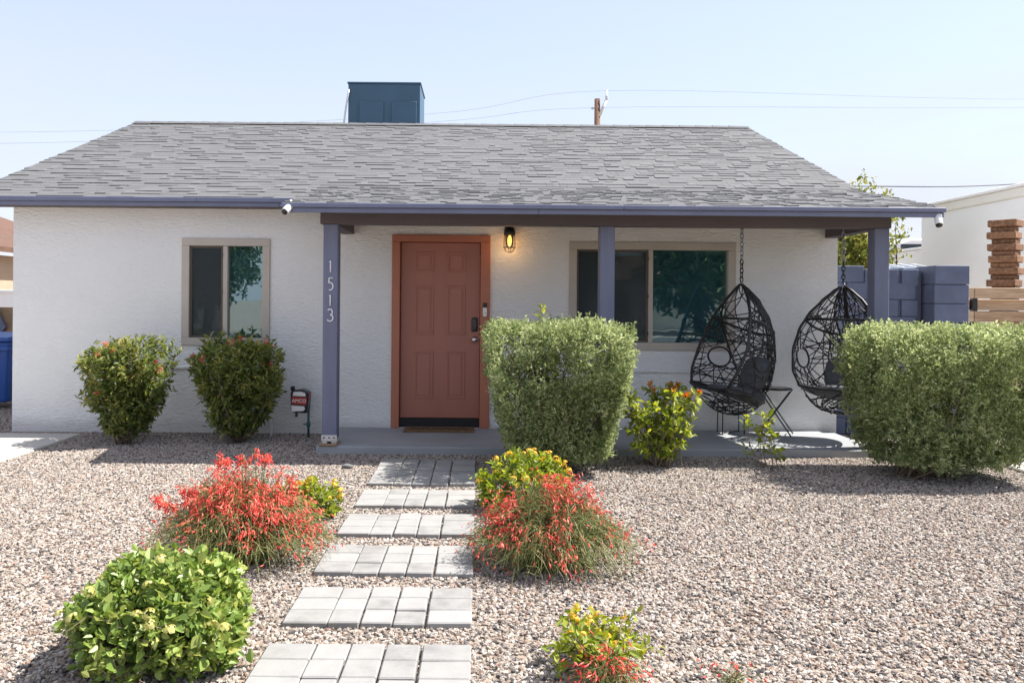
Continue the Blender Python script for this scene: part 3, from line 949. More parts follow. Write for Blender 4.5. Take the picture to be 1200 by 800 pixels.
t = empty('doorbell', (0.060, WY-.036, 1.335))
tag(t, 'slim white and black doorbell button on the terracotta door frame', 'doorbell')
MB().box(.038, .084, WY-.058, WY-.0355, 1.340, 1.44).build('body', 'white_plastic', t, bevel=.008, seg=2)
MB().box(.038, .084, WY-.058, WY-.0355, 1.441, 1.492).build('camera_face', 'black_plastic', t, bevel=.008, seg=2)
MB().lathe([(.012, 0), (.012, -.004), (.009, -.006)], (.061, WY-.058, 1.375), 14, 'y').build('button', 'galv', t)

def sec_cam(x, y, z, ax, label):
    t = empty('security_camera', (x, y, z))
    tag(t, label, 'camera', 'white bullet cameras under the eaves')
    d = Vector(ax).normalized()
    q = d.to_track_quat('Z', 'Y')
    def cyl(prof, n=16):
        mb = MB().lathe(prof, (0, 0, 0), n)
        mb.v = [tuple(q @ Vector(v)) for v in mb.v]
        return mb
    cyl([(.022, -.075), (.032, -.068), (.034, -.05), (.034, .045), (.030, .052)]).build('housing', 'white_plastic', t, local=True)
    cyl([(.030, .0525), (.029, .060), (.014, .062), (.004, .064)]).build('lens', 'black_plastic', t, local=True)
    MB().tube([tuple(-d*.05), tuple(-d*.075 + Vector((0, .01, .03))), tuple(-d*.06 + Vector((0, .03, .06)))], .010, 8).build('bracket', 'white_plastic', t, local=True)
sec_cam(-1.815, 7.215, 2.36, (-.25, -.75, -.55), 'white bullet camera under the porch eave above the left window wall')
sec_cam(4.318, 7.235, 2.30, (-.22, -.55, -.80), 'white bullet camera at the porch eave corner by the block wall')

t = empty('doormat', (-.44, 8.50, .076))
tag(t, 'brown coir doormat with dark script print at the front door', 'doormat')
MB().box(-.825, -.05, 8.37, 8.66, .0762, .096).build('pad', 'mat_fibre', t, bevel=.004)
mm = MB(); rr = random.Random(3)
for k in range(7):
    x = -.72 + k*.095
    pts = [(x + .05*math.cos(a*.7+k)*(.6+.4*rr.random()), 8.50 + .055*math.sin(a*.9+k*.5), .0972) for a in range(9)]
    for i in range(len(pts)-1):
        p, q = Vector(pts[i]), Vector(pts[i+1]); d = (q-p); 
        if d.length < 1e-4: continue
        n = Vector((-d.y, d.x, 0)).normalized()*.007
        mm.add([p-n, q-n, q+n, p+n], [(0,1,2,3)])
mm.v = [(v[0], v[1], .0968 + .00012*(i//4 % 9)) for i, v in enumerate(mm.v)]
mm.build('print', 'mat_print', t, recalc=False)

# evaporative cooler on the roof
t = empty('rooftop_cooler', (-1.65, 13.15, 4.1))
tag(t, 'large teal sheet-metal cooler box standing behind the roof ridge', 'cooler unit')
cy0, cy1 = 13.10, 14.05
cb = MB(); cb.box(-2.268, -1.040, cy0, cy1, 4.30, 5.205); cb.build('cabinet', 'teal_metal', t, bevel=.006)
MB().box(-2.285, -1.024, cy0-.016, cy1+.016, 5.206, 5.236).build('lid', 'teal_metal', t, bevel=.006)
for xa, xb in ((-2.08, -1.66), (-1.53, -1.10)):
    p = MB().box(xa, xb, cy0-.022, cy0-.001, 4.36, 4.905).build('service_panel', 'teal_metal', t, bevel=.006)
    MB().box(xa-.012, xa+.0, cy0-.028, cy0-.0225, 4.40, 4.86).build('panel_edge', 'teal_metal', p)
MB().tube([(-2.36, cy0-.03, 4.22), (-2.345, cy0-.03, 4.45), (-2.30, cy0-.03, 4.80), (-2.262, cy0-.03, 5.03), (-2.255, cy0-.02, 5.10)], .016, 8).build('conduit', 'galv', t)
for xa in (-2.2, -1.12):
    for ya in (13.2, 13.95):
        MB().tube([(xa, ya, 4.30), (xa, ya, RZ - SL*(ya-RY) - .01)], .02, 6).build('leg', 'galv', t)

# ------------------------------------------------------------------ neighbouring walls and buildings
t = empty('block_wall', (4.85, 9.0, 0))
tag(t, 'slate blue painted concrete block wall beside the house', 'wall')
bw = bpy.data.meshes.new('block')
def blockmesh(w, d=.19, h=.19):
    bm = bmesh.new(); bmesh.ops.create_cube(bm, size=1)
    for v in bm.verts: v.co.x *= w; v.co.y *= d; v.co.z *= h
    bmesh.ops.bevel(bm, geom=list(bm.edges), offset=.006, segments=1, affect='EDGES')
    me = bpy.data.meshes.new('block'); bm.to_mesh(me); bm.free(); me.materials.append(M['block']); return me
full, half, pill = blockmesh(.392), blockmesh(.192), blockmesh(.394, .39, .212)
H = .196
MB().box(4.075, 5.14, 8.945, 9.10, -.05, 1.90).build('mortar', 'mortar', t)
MB().box(5.19, 5.55, 8.76, 9.08, -.05, 1.93).build('mortar', 'mortar', t)
brng = random.Random(9)
def put(me, x, y, z):
    o = bpy.data.objects.new('block', me); col.objects.link(o); o.parent = t
    o.location = Vector((x + brng.uniform(-.002, .002), y + brng.uniform(-.004, .004), z)) - t.location
    o.rotation_euler.z = brng.uniform(-.006, .006)
for r in range(10):
    z = H*r + H/2
    top = r == 9
    xs = [(4.27, full), (4.67, full), (5.0, half)] if r % 2 else [(4.17, half), (4.47, full), (4.87, full)]
    for x, me in xs:
        if r == 9 and x > 4.6: z_ = z - .035
        else: z_ = z
        put(me, x, 9.02, z_ if r < 9 else z_ - .0)
for r in range(9): put(pill, 5.367, 8.92, .218*r + .109)

t = empty('plank_fence', (7.2, 9.25, 0))
tag(t, 'weathered horizontal plank fence with alternating set-back boards', 'fence')
for x in (5.70, 5.965, 7.5, 9.2):
    MB().box(x-.03, x+.03, 9.245, 9.30, 0, 1.66).build('post', 'black_metal', t)
z = 1.722; fr_ = True
while z > .15:
    h = .128
    for xa, xb in ((5.585, 5.925), (5.932, 7.60), (7.607, 9.30)):
        y = 9.20 if fr_ else 9.305
        MB().box(xa, xb, y, y+.038, z-h, z).build('board', 'fence_wood', t, bevel=.004)
    z -= .141; fr_ = not fr_

t = empty('neighbour_building', (11.5, 12.4, 0))
tag(t, 'flat-roofed white stucco building beyond the plank fence', 'building')
MB().box(8.16, 15.0, 10.4, 14.2, -.1, 3.15).build('wall', 'nb_white', t)
MB().box(8.13, 15.03, 10.37, 14.23, 3.152, 3.30).build('parapet', 'nb_cream', t, bevel=.01)
MB().box(8.10, 15.06, 10.34, 14.26, 3.302, 3.355).build('coping', 'nb_white', t, bevel=.01)
t = empty('garden_wall', (8.5, 17, 0))
tag(t, 'plain white rendered wall running back from the white building', 'wall')
MB().prism_x([(14.27, 0), (19.5, 0), (19.5, 2.50), (14.27, 2.54)], 8.20, 8.40).build('render', 'nb_white', t)
MB().box(8.17, 8.43, 14.27, 19.5, 2.541, 2.59).build('coping', 'nb_white', t, bevel=.01)

t = empty('timber_column', (6.84, 10.0, 0), R(42))
tag(t, 'column of stacked brown timber blocks against the white building', 'column')
blk = {}
for w, h in ((.262, .062), (.322, .092)):
    bm = bmesh.new(); bmesh.ops.create_cube(bm, size=1)
    for v in bm.verts: v.co.x *= w; v.co.y *= w; v.co.z *= h - .004
    bmesh.ops.bevel(bm, geom=list(bm.edges), offset=.008, segments=1, affect='EDGES')
    me = bpy.data.meshes.new('timber_block'); bm.to_mesh(me); bm.free(); me.materials.append(M['stack_wood']); blk[h] = me
z = 0.0
for r in range(34):
    h = .092 if r % 2 else .062
    o = bpy.data.objects.new('timber_block', blk[h]); col.objects.link(o); o.parent = t
    o.location = (brng.uniform(-.012, .012), brng.uniform(-.012, .012), z + h/2)
    o.rotation_euler = (0, 0, brng.uniform(-.05, .05))
    z += h

t = empty('awning_frame', (4.95, 9.9, 1.2))
tag(t, 'tilted metal and glass panel leaning behind the block wall', 'panel')
MB().prism_x([(9.3, 1.93), (9.75, 2.0), (9.75, 2.02), (9.3, 1.95)], 4.97, 5.50).build('sheet', 'panel_glass', t)
ab = MB()
for x in (4.95, 5.13, 5.31, 5.49): ab.prism_x([(9.28, 1.925), (9.77, 2.0), (9.77, 2.035), (9.28, 1.96)], x, x+.025)
ab.build('frame', 'galv', t)
for x in (5.0, 5.45): MB().tube([(x, 9.6, 0), (x, 9.6, 1.96)], .02, 6).build('leg', 'galv', t)

def motorhome():
    t = empty('motorhome', (13.6, 23.5, 0))
    tag(t, 'white motorhome parked far behind the white garden wall', 'motorhome')
    y0, y1 = 22.0, 24.3
    prof = [(11.35, .7), (11.35, 1.9), (11.75, 2.95), (12.0, 3.28), (12.35, 3.42), (18.2, 3.42), (18.3, 3.3), (18.3, .7)]
    MB().prism_y(prof, y0, y1).build('body', 'rv_white', t, bevel=.06, seg=3)
    MB().box(12.05, 13.35, y0-.02, y0-.003, 2.93, 3.26).build('window', 'car_glass', t, bevel=.005)
    MB().box(13.9, 15.6, y0-.02, y0-.003, 2.2, 2.9).build('window', 'car_glass', t, bevel=.005)
    ws = MB(); ws.add([(11.30, y0+.2, 1.95), (11.30, y1-.2, 1.95), (11.68, y1-.25, 2.9), (11.68, y0+.25, 2.9)], [(0,1,2,3)])
    ws.build('windscreen', 'car_glass', t)
    for x in (12.3, 16.8):
        for y in (y0+.02, y1-.27):
            w = MB().lathe([(.25, 0), (.36, .02), (.38, .06), (.38, .2), (.36, .24), (.25, .25)], (x, y, .38), 20, 'y').build('wheel', 'dark', t)
    MB().box(14.2, 15.0, 22.7, 23.5, 3.421, 3.60).build('roof_vent', 'rv_white', t, bevel=.04, seg=2)
    MB().tube([(11.9, y0+.1, 3.1), (11.78, y0-.2, 3.2), (11.78, y0-.2, 2.9)], .03, 6).build('mirror', 'black_plastic', t)
motorhome()

# left side: neighbour house, white fence, plywood panel, wheelie bin
t = empty('tan_house', (-17.5, 24, 0))
tag(t, 'tan house with brown sloping roof far behind the blue bin', 'house')
MB().box(-22, -13.9, 20, 28, 0, 2.75).build('wall', 'tan_wall', t)
MB().prism_y([(-22.5, 2.75), (-17.8, 4.35), (-13.35, 2.80), (-13.35, 2.95), (-17.8, 4.52), (-22.5, 2.92)], 19.5, 28.5).build('roof', 'roof_brown', t)
MB().prism_y([(-22, 2.7), (-13.9, 2.7), (-17.8, 4.2)], 20.0, 20.1).build('gable', 'tan_wall', t)
w = MB().box(-16.6, -15.2, 19.96, 19.999, 1.0, 2.1).build('window', 'car_glass', t)
MB().box(-16.7, -15.1, 19.93, 19.958, .9, .98).build('sill', 'nb_white', w)
t = empty('white_fence', (-11.5, 17, 0))
tag(t, 'white painted block fence behind the blue bin', 'fence')
MB().box(-17, -6.6, 17.0, 17.2, 0, 1.62).build('panel', 'nb_white', t)
MB().box(-17.02, -6.58, 16.97, 17.23, 1.622, 1.69).build('coping', 'nb_white', t, bevel=.01)
t = empty('plywood_screen', (-8.4, 12.1, 0))
tag(t, 'weathered plywood screen with a dark panel behind the blue bin', 'screen')
MB().box(-9.6, -7.30, 12.1, 12.14, 0, 1.36).build('sheet', 'ply', t)
MB().prism_y([(-8.2, .95), (-7.62, 1.42), (-7.42, 1.05), (-7.7, .7)], 12.02, 12.06).build('dark_panel', 'block', t)

def bin_():
    t = empty('wheelie_bin', (-6.62, 10.55, 0))
    tag(t, 'blue plastic wheelie bin round the corner of the house', 'bin')
    b = MB()
    b.add([(-6.85, 10.32, .10), (-6.36, 10.32, .10), (-6.36, 10.80, .10), (-6.85, 10.80, .10),
           (-6.94, 10.22, .92), (-6.27, 10.22, .92), (-6.27, 10.92, .92), (-6.94, 10.92, .92)],
          [(0,3,2,1),(4,5,6,7),(0,1,5,4),(1,2,6,5),(2,3,7,6),(3,0,4,7)])
    b.build('tub', 'blue_bin', t, bevel=.03, seg=2)
    MB().box(-6.955, -6.255, 10.20, 10.94, .80, .865).build('rim', 'blue_bin', t, bevel=.01)
    MB().prism_x([(10.19, .922), (10.97, .922), (10.97, .99), (10.6, 1.04), (10.19, .98)], -6.965, -6.245).build('lid', 'blue_bin', t, bevel=.015, seg=2)
    for x in (-6.90, -6.35): MB().lathe([(.08, 0), (.11, .01), (.11, .05), (.08, .06)], (x, 10.86, .11), 16, 'x').build('wheel', 'dark', t)
    MB().tube([(-6.85, 10.98, .90), (-6.85, 11.02, .95), (-6.36, 11.02, .95), (-6.36, 10.98, .90)], .016, 8).build('handle', 'blue_bin', t)
bin_()

# ------------------------------------------------------------------ utility pole and wires
t = empty('utility_pole', (5.90, 39, 0))
tag(t, 'brown wooden utility pole rising behind the roof', 'pole')
MB().tube([(5.90, 39, 0), (5.90, 39, 11.85)], .19, 12, r1=.145).build('shaft', 'pole_wood', t)
MB().tube([(5.98, 38.9, 10.95), (6.33, 38.9, 11.75)], .075, 8).build('bracket_arm', 'galv', t)
MB().lathe([(.05, 0), (.09, .06), (.05, .1), (.10, .16), (.05, .22), (.04, .50)], (6.36, 38.9, 11.78), 10).build('insulator', 'galv', t)
MB().lathe([(.04, 0), (.07, -.08), (.04, -.15)], (5.72, 38.9, 11.35), 10, 'x').build('insulator', 'galv', t)
def wire(name, pts, r, mat, label, cat='power line'):
    """catmull-rom through the given points"""
    P = [Vector(p) for p in pts]; P = [P[0]*2-P[1]] + P + [P[-1]*2-P[-2]]
    out = []
    for i in range(1, len(P)-2):
        for k in range(8):
            u = k/8
            out.append(.5*((2*P[i]) + (P[i+1]-P[i-1])*u + (2*P[i-1]-5*P[i]+4*P[i+1]-P[i+2])*u*u + (3*P[i]-P[i-1]-3*P[i+1]+P[i+2])*u**3))
    out.append(P[-2])
    o = MB().tube([tuple(p) for p in out], r, 5).build(name, mat)
    tag(o, label, cat)
wire('power_line', [(-46, 39, 10.6), (-24.3, 39, 9.93), (-2.7, 39, 11.02), (6.36, 38.9, 12.25), (27.6, 39, 12.02), (50, 39, 12.6)], .007, 'wire', 'thin upper wire on top of the wooden pole')
wire('power_line', [(-46, 39, 9.9), (-24.3, 39, 9.36), (-2.7, 39, 10.6), (5.70, 38.8, 11.36), (27.6, 39, 11.6), (50, 39, 12.2)], .007, 'wire', 'thin lower wire tied to the side of the wooden pole')
wire('service_cable', [(3.2, 13.6, 3.60), (6.86, 14, 3.665), (9.92, 14, 3.74), (16, 14.5, 4.4)], .011, 'cable', 'dark service cable above the white building roof', 'cable')
wire('telephone_line', [(-30, 22, 3.55), (-13.5, 22, 3.25), (-9, 22, 3.3), (0, 22, 3.7)], .006, 'wire', 'thin line crossing above the tan house roof', 'cable')

# ------------------------------------------------------------------ hanging chairs, side tables
def lerp_tab(tab, v):
    for i in range(len(tab)-1):
        a, b = tab[i], tab[i+1]
        if v <= b[0]:
            t = (v-a[0])/(b[0]-a[0]); t2 = t*t*(3-2*t)*.35 + t*.65
            return a[1] + (b[1]-a[1])*t2
    return tab[-1][1]
CH = 1.352
TW = [(0, .35), (.15, .425), (.35, .445), (.55, .40), (.70, .325), (.85, .20), (.95, .09), (1, .012)]
TF = [(0, -.365), (.5, -.175), (1, -.008)]
TD = [(0, .22), (.15, .28), (.35, .315), (.55, .31), (.70, .27), (.85, .185), (.95, .09), (1, .012)]
def shell(v, a):
    w, f, d = lerp_tab(TW, v), lerp_tab(TF, v), lerp_tab(TD, v)
    z0 = .325 - .19*math.sin(a)
    s = math.sin(a)
    return Vector((w*math.cos(a), f + (d-f)*s**.85 if s > 0 else f, z0 + (CH-z0)*v))
def bowl(q, a):
    """q 0 at the seat ring .. 1 at the bottom; a full turn"""
    if a <= math.pi: p = shell(0, a)
    else:
        p = shell(0, math.pi if a > 1.5*math.pi else 0).copy()
        w = lerp_tab(TW, 0)
        p = Vector((w*math.cos(a), lerp_tab(TF, 0) + .05*math.sin(a), .325 + .03*math.sin(a)))
    c = Vector((0, -.09, .015))
    k = 1-q
    return Vector((c.x + (p.x-c.x)*k**.6, c.y + (p.y-c.y)*k**.6, c.z + (p.z-c.z)*k**1.5))

def egg_chair(loc, rz, chain_top, label, seed):
    rng = random.Random(seed)
    t = empty('hanging_chair', loc, rz)
    tag(t, label, 'hanging chair', 'black wicker egg chairs on the porch')
    fr = MB()
    n = 22
    for a in (0, math.pi): fr.tube([shell(i/n, a) for i in range(n+1)], .015, 8)
    fr.tube([shell(.66 - .09*math.sin(math.pi*i/20), math.pi*i/20) for i in range(21)], .014, 8)
    fr.tube([bowl(0, 2*math.pi*i/36) for i in range(36)], .017, 8, closed=True)
    fr.tube([shell(i/n, math.pi/2) for i in range(n+1)], .011, 6)
    fr.build('frame', 'rattan', t, local=True)
    # straight front bar tying both rims at the upper ring
    MB().tube([shell(.66, 0), shell(.66, math.pi)], .013, 8).build('cross_bar', 'rattan', t, local=True)
    # arm holes
    for s in (0, 1):
        h = MB()
        pts = []
        for i in range(22):
            u = 2*math.pi*i/22
            a = .40 + .22*math.cos(u)
            pts.append(shell(.30 + .092*math.sin(u), a if s == 0 else math.pi - a))
        h.tube(pts, .011, 6, closed=True)
        h.build('arm_hole', 'rattan', t, local=True)
    wv = MB()
    def inhole(v, a):
        a = min(a, math.pi-a)
        return ((a-.40)/.205)**2 + ((v-.30)/.087)**2 < 1
    def flush(seg):
        if len(seg) > 1: wv.tube(seg, .0056, 5)
    for k in range(78):                                      # long chords wound from edge to edge
        v0, a0 = rng.uniform(0, .93)**1.15, rng.uniform(.02, math.pi-.02)
        an = rng.uniform(0, math.pi)
        dv, da = math.sin(an)*.035, math.cos(an)*.11
        line = []
        for sgn in (-1, 1):
            v, a = v0, a0; part = []; lim = rng.randint(8, 30)
            while 0 <= v <= .985 and 0 <= a <= math.pi and len(part) < lim:
                part.append((v, a)); v += dv*sgn; a += da*sgn
            part.append((min(max(v, 0), .985), min(max(a, 0), math.pi)))
            line = part[::-1] + line if sgn < 0 else line + part[1:]
        seg = []
        for v, a in line:
            if inhole(v, a): flush(seg); seg = []
            else: seg.append(shell(v, a))
        flush(seg)
    tag(wv.build('wicker', 'rattan', t, local=True), kind='stuff')
    bw_ = MB()
    for k in range(60):
        q0, a0 = rng.uniform(0, .95), rng.uniform(0, 6.28)
        q1, a1 = min(1, max(0, q0 + rng.uniform(-.7, .7))), a0 + rng.uniform(-1.6, 1.6)
        bw_.tube([bowl(min(.98, q0+(q1-q0)*i/7), (a0+(a1-a0)*i/7) % (2*math.pi)) for i in range(8)], .0062, 5)
    tag(bw_.build('seat_bowl', 'rattan', t, local=True), kind='stuff')
    # cushions: squashed pillows with pinched edges
    def pillow(c, rx, ry, rz_, tilt, name):
        me = MB(); vs = []; fs = []; nu, nv = 20, 10
        for j in range(nv+1):
            ph = -math.pi/2 + math.pi*j/nv
            for i in range(nu):
                th_ = 2*math.pi*i/nu
                def sp(x, e): return math.copysign(abs(x)**e, x)
                x = rx*sp(math.cos(ph), .5)*sp(math.cos(th_), .62); y = ry*sp(math.cos(ph), .5)*sp(math.sin(th_), .62)
                z = rz_*math.sin(ph)*(1 + .14*math.sin(9*x+3*y) + .1*math.sin(13*y))
                vs.append(Matrix.Rotation(tilt, 3, 'X') @ Vector((x, y, z)) + Vector(c))
        for j in range(nv):
            for i in range(nu): fs.append((j*nu+i, j*nu+(i+1) % nu, (j+1)*nu+(i+1) % nu, (j+1)*nu+i))
        me.add(vs, fs, True)
        me.build(name, 'cushion', t, local=True)
    pillow((0, -.06, .235), .27, .25, .065, R(-15), 'seat_cushion')
    pillow((0, .15, .42), .21, .20, .065, R(66), 'back_cushion')
    # chain: alternating links from the apex up to the ceiling hook
    ch = MB(); low = MB(); z = CH; top = chain_top - loc[2]; k = 0
    ch.tube([(.018*math.cos(u*.5236), 0, CH+.012+.018*math.sin(u*.5236)) for u in range(12)], .005, 6, closed=True)
    z += .028
    while z < top:
        pts = []
        for i in range(10):
            u = 2*math.pi*i/10
            x, zz = .017*math.cos(u), .030*math.sin(u)
            pts.append((x if k % 2 else 0, 0 if k % 2 else x, z + zz + .024))
        (low if z < CH + .24 else ch).tube(pts, .0062, 6, closed=True)
        z += .045; k += 1
    ch.build('chain', 'chain', t, local=True); low.build('chain', 'black_metal', t, local=True)
    MB().tube([(.0, 0, top+.012), (.022, 0, top+.03), (.02, 0, top+.055), (0, 0, top+.065), (0, 0, top+.14)], .006, 6).build('hook', 'galv', t, local=True)
    return t
egg_chair((2.70, 7.92, .352), R(-76), 2.40, 'black wicker egg chair facing sideways in front of the large window', 5)
egg_chair((3.835, 8.10, .345), R(-36), 2.40, 'black wicker egg chair hanging beside the end post half behind the hedge', 8)

def folding_table(loc, rz, h, r, label):
    t = empty('side_table', loc, rz)
    tag(t, label, 'side table')
    MB().lathe([(r-.01, h-.022), (r, h-.018), (r, h-.004), (r-.012, h)], (0, 0, 0), 28).build('table_top', 'black_metal', t, local=True)
    for s in (-1, 1):
        MB().tube([(s*r*.75, -.16, h-.025), (s*r*.75, .17, .005)], .008, 6).build('leg', 'black_metal', t, local=True)
        MB().tube([(s*r*.6, .16, h-.025), (s*r*.6, -.17, .005)], .008, 6).build('leg', 'black_metal', t, local=True)
    for y in (-.135, .14): MB().tube([(-r*.72, y, .055), (r*.72, y, .055)], .006, 6).build('stretcher', 'black_metal', t, local=True)
    return t
folding_table((3.27, 8.46, .075), R(62), .515, .17, 'small round black folding table with crossed legs between the egg chairs')
t = empty('plant_stand', (2.79, 8.50, .075))
tag(t, 'slim black wire stand under the sideways egg chair', 'stand')
for sx in (-.12, .12):
    for sy in (-.09, .09): MB().tube([(2.79+sx, 8.50+sy, .0765), (2.79+sx*.95, 8.50+sy*.95, .42)], .006, 6).build('leg', 'black_metal', t)
MB().box(2.655, 2.925, 8.395, 8.605, .42, .436).build('top', 'black_metal', t, bevel=.003)
MB().tube([(2.67, 8.41, .0875), (2.91, 8.59, .0875)], .005, 6).build('brace', 'black_metal', t)

# valve on a green riser wrapped in a printed insulating bag
def valve():
    t = empty('wrapped_valve', (-1.905, 8.42, 0))
    tag(t, 'black wrapped water valve with white and red print on a green pipe', 'valve')
    MB().tube([(-1.865, 8.42, -.02), (-1.865, 8.42, .36)], .013, 8).build('riser', 'green_pipe', t)
    MB().lathe([(.02, -.02), (.024, 0), (.02, .03)], (-1.865, 8.42, .145), 10).build('coupling', 'green_pipe', t)
    MB().tube([(-1.865, 8.42, .15), (-1.92, 8.41, .15)], .008, 6).build('tap', 'green_pipe', t)
    b = MB()
    b.prism_y([(-2.045, .29), (-1.865, .275), (-1.845, .50), (-1.93, .535), (-2.05, .52)], 8.335, 8.50)
    bag = b.build('bag', 'black_plastic', t, bevel=.025, seg=3)
    y = 8.332
    pr = MB(); pr.prism_y([(-2.02, .47), (-1.88, .465), (-1.885, .50), (-1.93, .515), (-2.01, .512)], y-.002, y); pr.prism_y([(-2.03, .30), (-1.90, .305), (-1.885, .33), (-1.895, .355), (-2.035, .365)], y-.002, y)
    pr.build('white_print', 'white_plastic', t)
    MB().prism_y([(-2.032, .385), (-1.872, .372), (-1.868, .452), (-2.030, .458)], y-.002, y).build('red_print', 'red_print', t)
    cu = bpy.data.curves.new('lettering', 'FONT'); cu.body = 'AMCO'; cu.size = .052; cu.align_x = 'CENTER'; cu.extrude = .0008
    lo = bpy.data.objects.new('lettering', cu)
    col.objects.link(lo)
    dg = bpy.context.evaluated_depsgraph_get()
    me = bpy.data.meshes.new_from_object(lo.evaluated_get(dg))
    bpy.data.objects.remove(lo)
    me.materials.clear(); me.materials.append(M['digit'])
    lm = bpy.data.objects.new('lettering', me); col.objects.link(lm); lm.parent = t
    lm.location = Vector((-1.950, y-.0035, .398)) - t.location; lm.rotation_euler = (R(90), R(2), 0)
    MB().tube([(-1.87, 8.36, .42), (-1.835, 8.34, .44), (-1.825, 8.34, .48), (-1.85, 8.34, .50)], .006, 6).build('strap', 'red_print', t)
    MB().box(-2.0, -1.975, 8.36, 8.40, .235, .30).build('spout', 'black_plastic', t, bevel=.005)
    MB().lathe([(.022, 0), (.026, .02), (.02, .05)], (-2.035, 8.40, .515), 10).build('valve_cap', 'black_metal', t)
valve()
o = MB().tube([(-2.30, 8.52, -.02), (-2.30, 8.52, .26)], .014, 8).build('drain_pipe', 'white_plastic')
tag(o, 'short white pipe stub standing at the foot of the wall', 'pipe')
t = empty('outlet_box', (1.30, 7.55, .0))
tag(t, 'small grey vent box on the porch slab edge behind the square hedge', 'outlet box')
MB().box(1.235, 1.365, 7.52, 7.549, .0, .065).build('body', 'galv', t, bevel=.004)
MB().box(1.25, 1.35, 7.514, 7.519, .012, .053).build('cover', 'black_plastic', t)

def rock(loc, s, label, seed):
    bm = bmesh.new(); bmesh.ops.create_icosphere(bm, subdivisions=2, radius=1)
    rr = random.Random(seed)
    for v in bm.verts:
        k = 1 + .18*math.sin(3*v.co.x+seed)*math.cos(2.5*v.co.y) + rr.uniform(-.07, .07)
        v.co = Vector((v.co.x*s[0]*k, v.co.y*s[1]*k, v.co.z*s[2]*k))
    me = bpy.data.meshes.new('rock'); bm.to_mesh(me); bm.free(); me.materials.append(M['rock'])
    o = bpy.data.objects.new('rock', me); col.objects.link(o); o.location = loc
    tag(o, label, 'rock')
rock((-1.17, 6.90, .018), (.055, .035, .022), 'flat dark grey rock on the gravel beside the first pavers', 3)

# ------------------------------------------------------------------ plants
def super_pts(n, rng, c, dims, p=4.0, taper=0.0, tpow=1.0, rmin=.86, rmax=1.02, lump=.05, lf=1.6, seed=1, zmin=.04, inner=.2):
    d = rng.normal(size=(n, 3)); d = unit(d)
    s = (np.abs(d)**p).sum(1)**(-1/p)
    u = d * s[:, None]
    nrm = unit(np.sign(u) * np.abs(u)**(p-1) / np.array(dims))
    r = rng.uniform(rmin, rmax, n)
    k = rng.random(n) < inner
    r[k] = rng.uniform(.35, rmin, k.sum())
    r = r * (1 + lump * pnoise(u * np.array(dims), lf, seed))
    q = u * r[:, None]
    zt = np.clip((q[:, 2]+1)/2, 0, 1)
    f = 1 - taper*(1-zt)**tpow
    P = np.stack([c[0] + q[:, 0]*dims[0]*f, c[1] + q[:, 1]*dims[1]*f, c[2] + q[:, 2]*dims[2]], 1)
    ok = P[:, 2] > zmin
    return P[ok], nrm[ok], r[ok]

def stems(mb, base, spread, tips, rng, n, r0=.012, r1=.003, bend=.14, tw=3):
    idx = rng.choice(len(tips), n, replace=False)
    for i in idx:
        b = (base[0] + rng.uniform(-1.2, 1.2)*spread, base[1] + rng.uniform(-1, 1)*min(spread, .10), -.01)
        pts = branch(mb, b, tips[i], r0*rng.uniform(.6, 1.1), r1, rng, bend, 6)
        for _ in range(tw):
            k = rng.randint(2, 5)
            j = rng.randint(len(tips))
            d = tips[j] - np.array(pts[k]); L = np.linalg.norm(d)
            e = np.array(pts[k]) + d/L*min(L, rng.uniform(.10, .28))
            branch(mb, pts[k], e, r1*1.1, r1*.5, rng, .1, 4, 4)

def hedge(name, label, cat, base, c, dims, n, seed, leaf, L, Wd, per=7, step=.012, taper=.25, p=5, lump=.05, nst=26, gap=None, mat_twig='twig', group=None, tpow=1.3, keepf=2.2, dens=.55, **kw):
    rng = np.random.RandomState(seed)
    t = empty(name, (base[0], base[1], 0))
    tag(t, label, cat, group)
    P, nr, r = super_pts(n, rng, c, dims, p, taper, tpow, lump=lump, seed=seed, **kw)
    keep = pnoise(P, keepf, seed+5) + rng.normal(0, .35, len(P)) > -dens
    if gap is not None: keep &= ~gap(P, rng)
    P, nr = P[keep], nr[keep]
    if len(P) > 4000:                                        # unclipped shoots standing proud
        ii = rng.choice(len(P), 150, replace=False)
        sh = P[ii] + nr[ii]*rng.uniform(.02, .055, (150, 1)) + np.array([0, 0, 1])*rng.uniform(0, .03, (150, 1))
        P = np.concatenate([P, sh, sh - nr[ii]*.03]); nr = np.concatenate([nr, nr[ii], nr[ii]])
    D = unit(nr*.7 + np.array([0, 0, .45]) + rng.normal(size=P.shape)*.42)
    bright = np.clip(.5 + .16*pnoise(P, 3.0, seed+9), 0, 1)
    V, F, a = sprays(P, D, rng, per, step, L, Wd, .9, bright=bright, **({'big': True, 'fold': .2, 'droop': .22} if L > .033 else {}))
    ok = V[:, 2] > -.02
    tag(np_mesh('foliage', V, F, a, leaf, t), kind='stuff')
    mb = MB()
    stems(mb, base, .05 if dims[0] < .8 else dims[0]*.3, P, rng, nst, bend=.05)
    # twiglets carrying the sprays
    for i in rng.choice(len(P), min(260, len(P)), replace=False):
        mb.tube([tuple(P[i] - D[i]*.12 + rng.normal(size=3)*.01), tuple(P[i])], .0022, 3, r1=.001)
    mb.build('branches', mat_twig, t, recalc=False)
    return t, P, nr

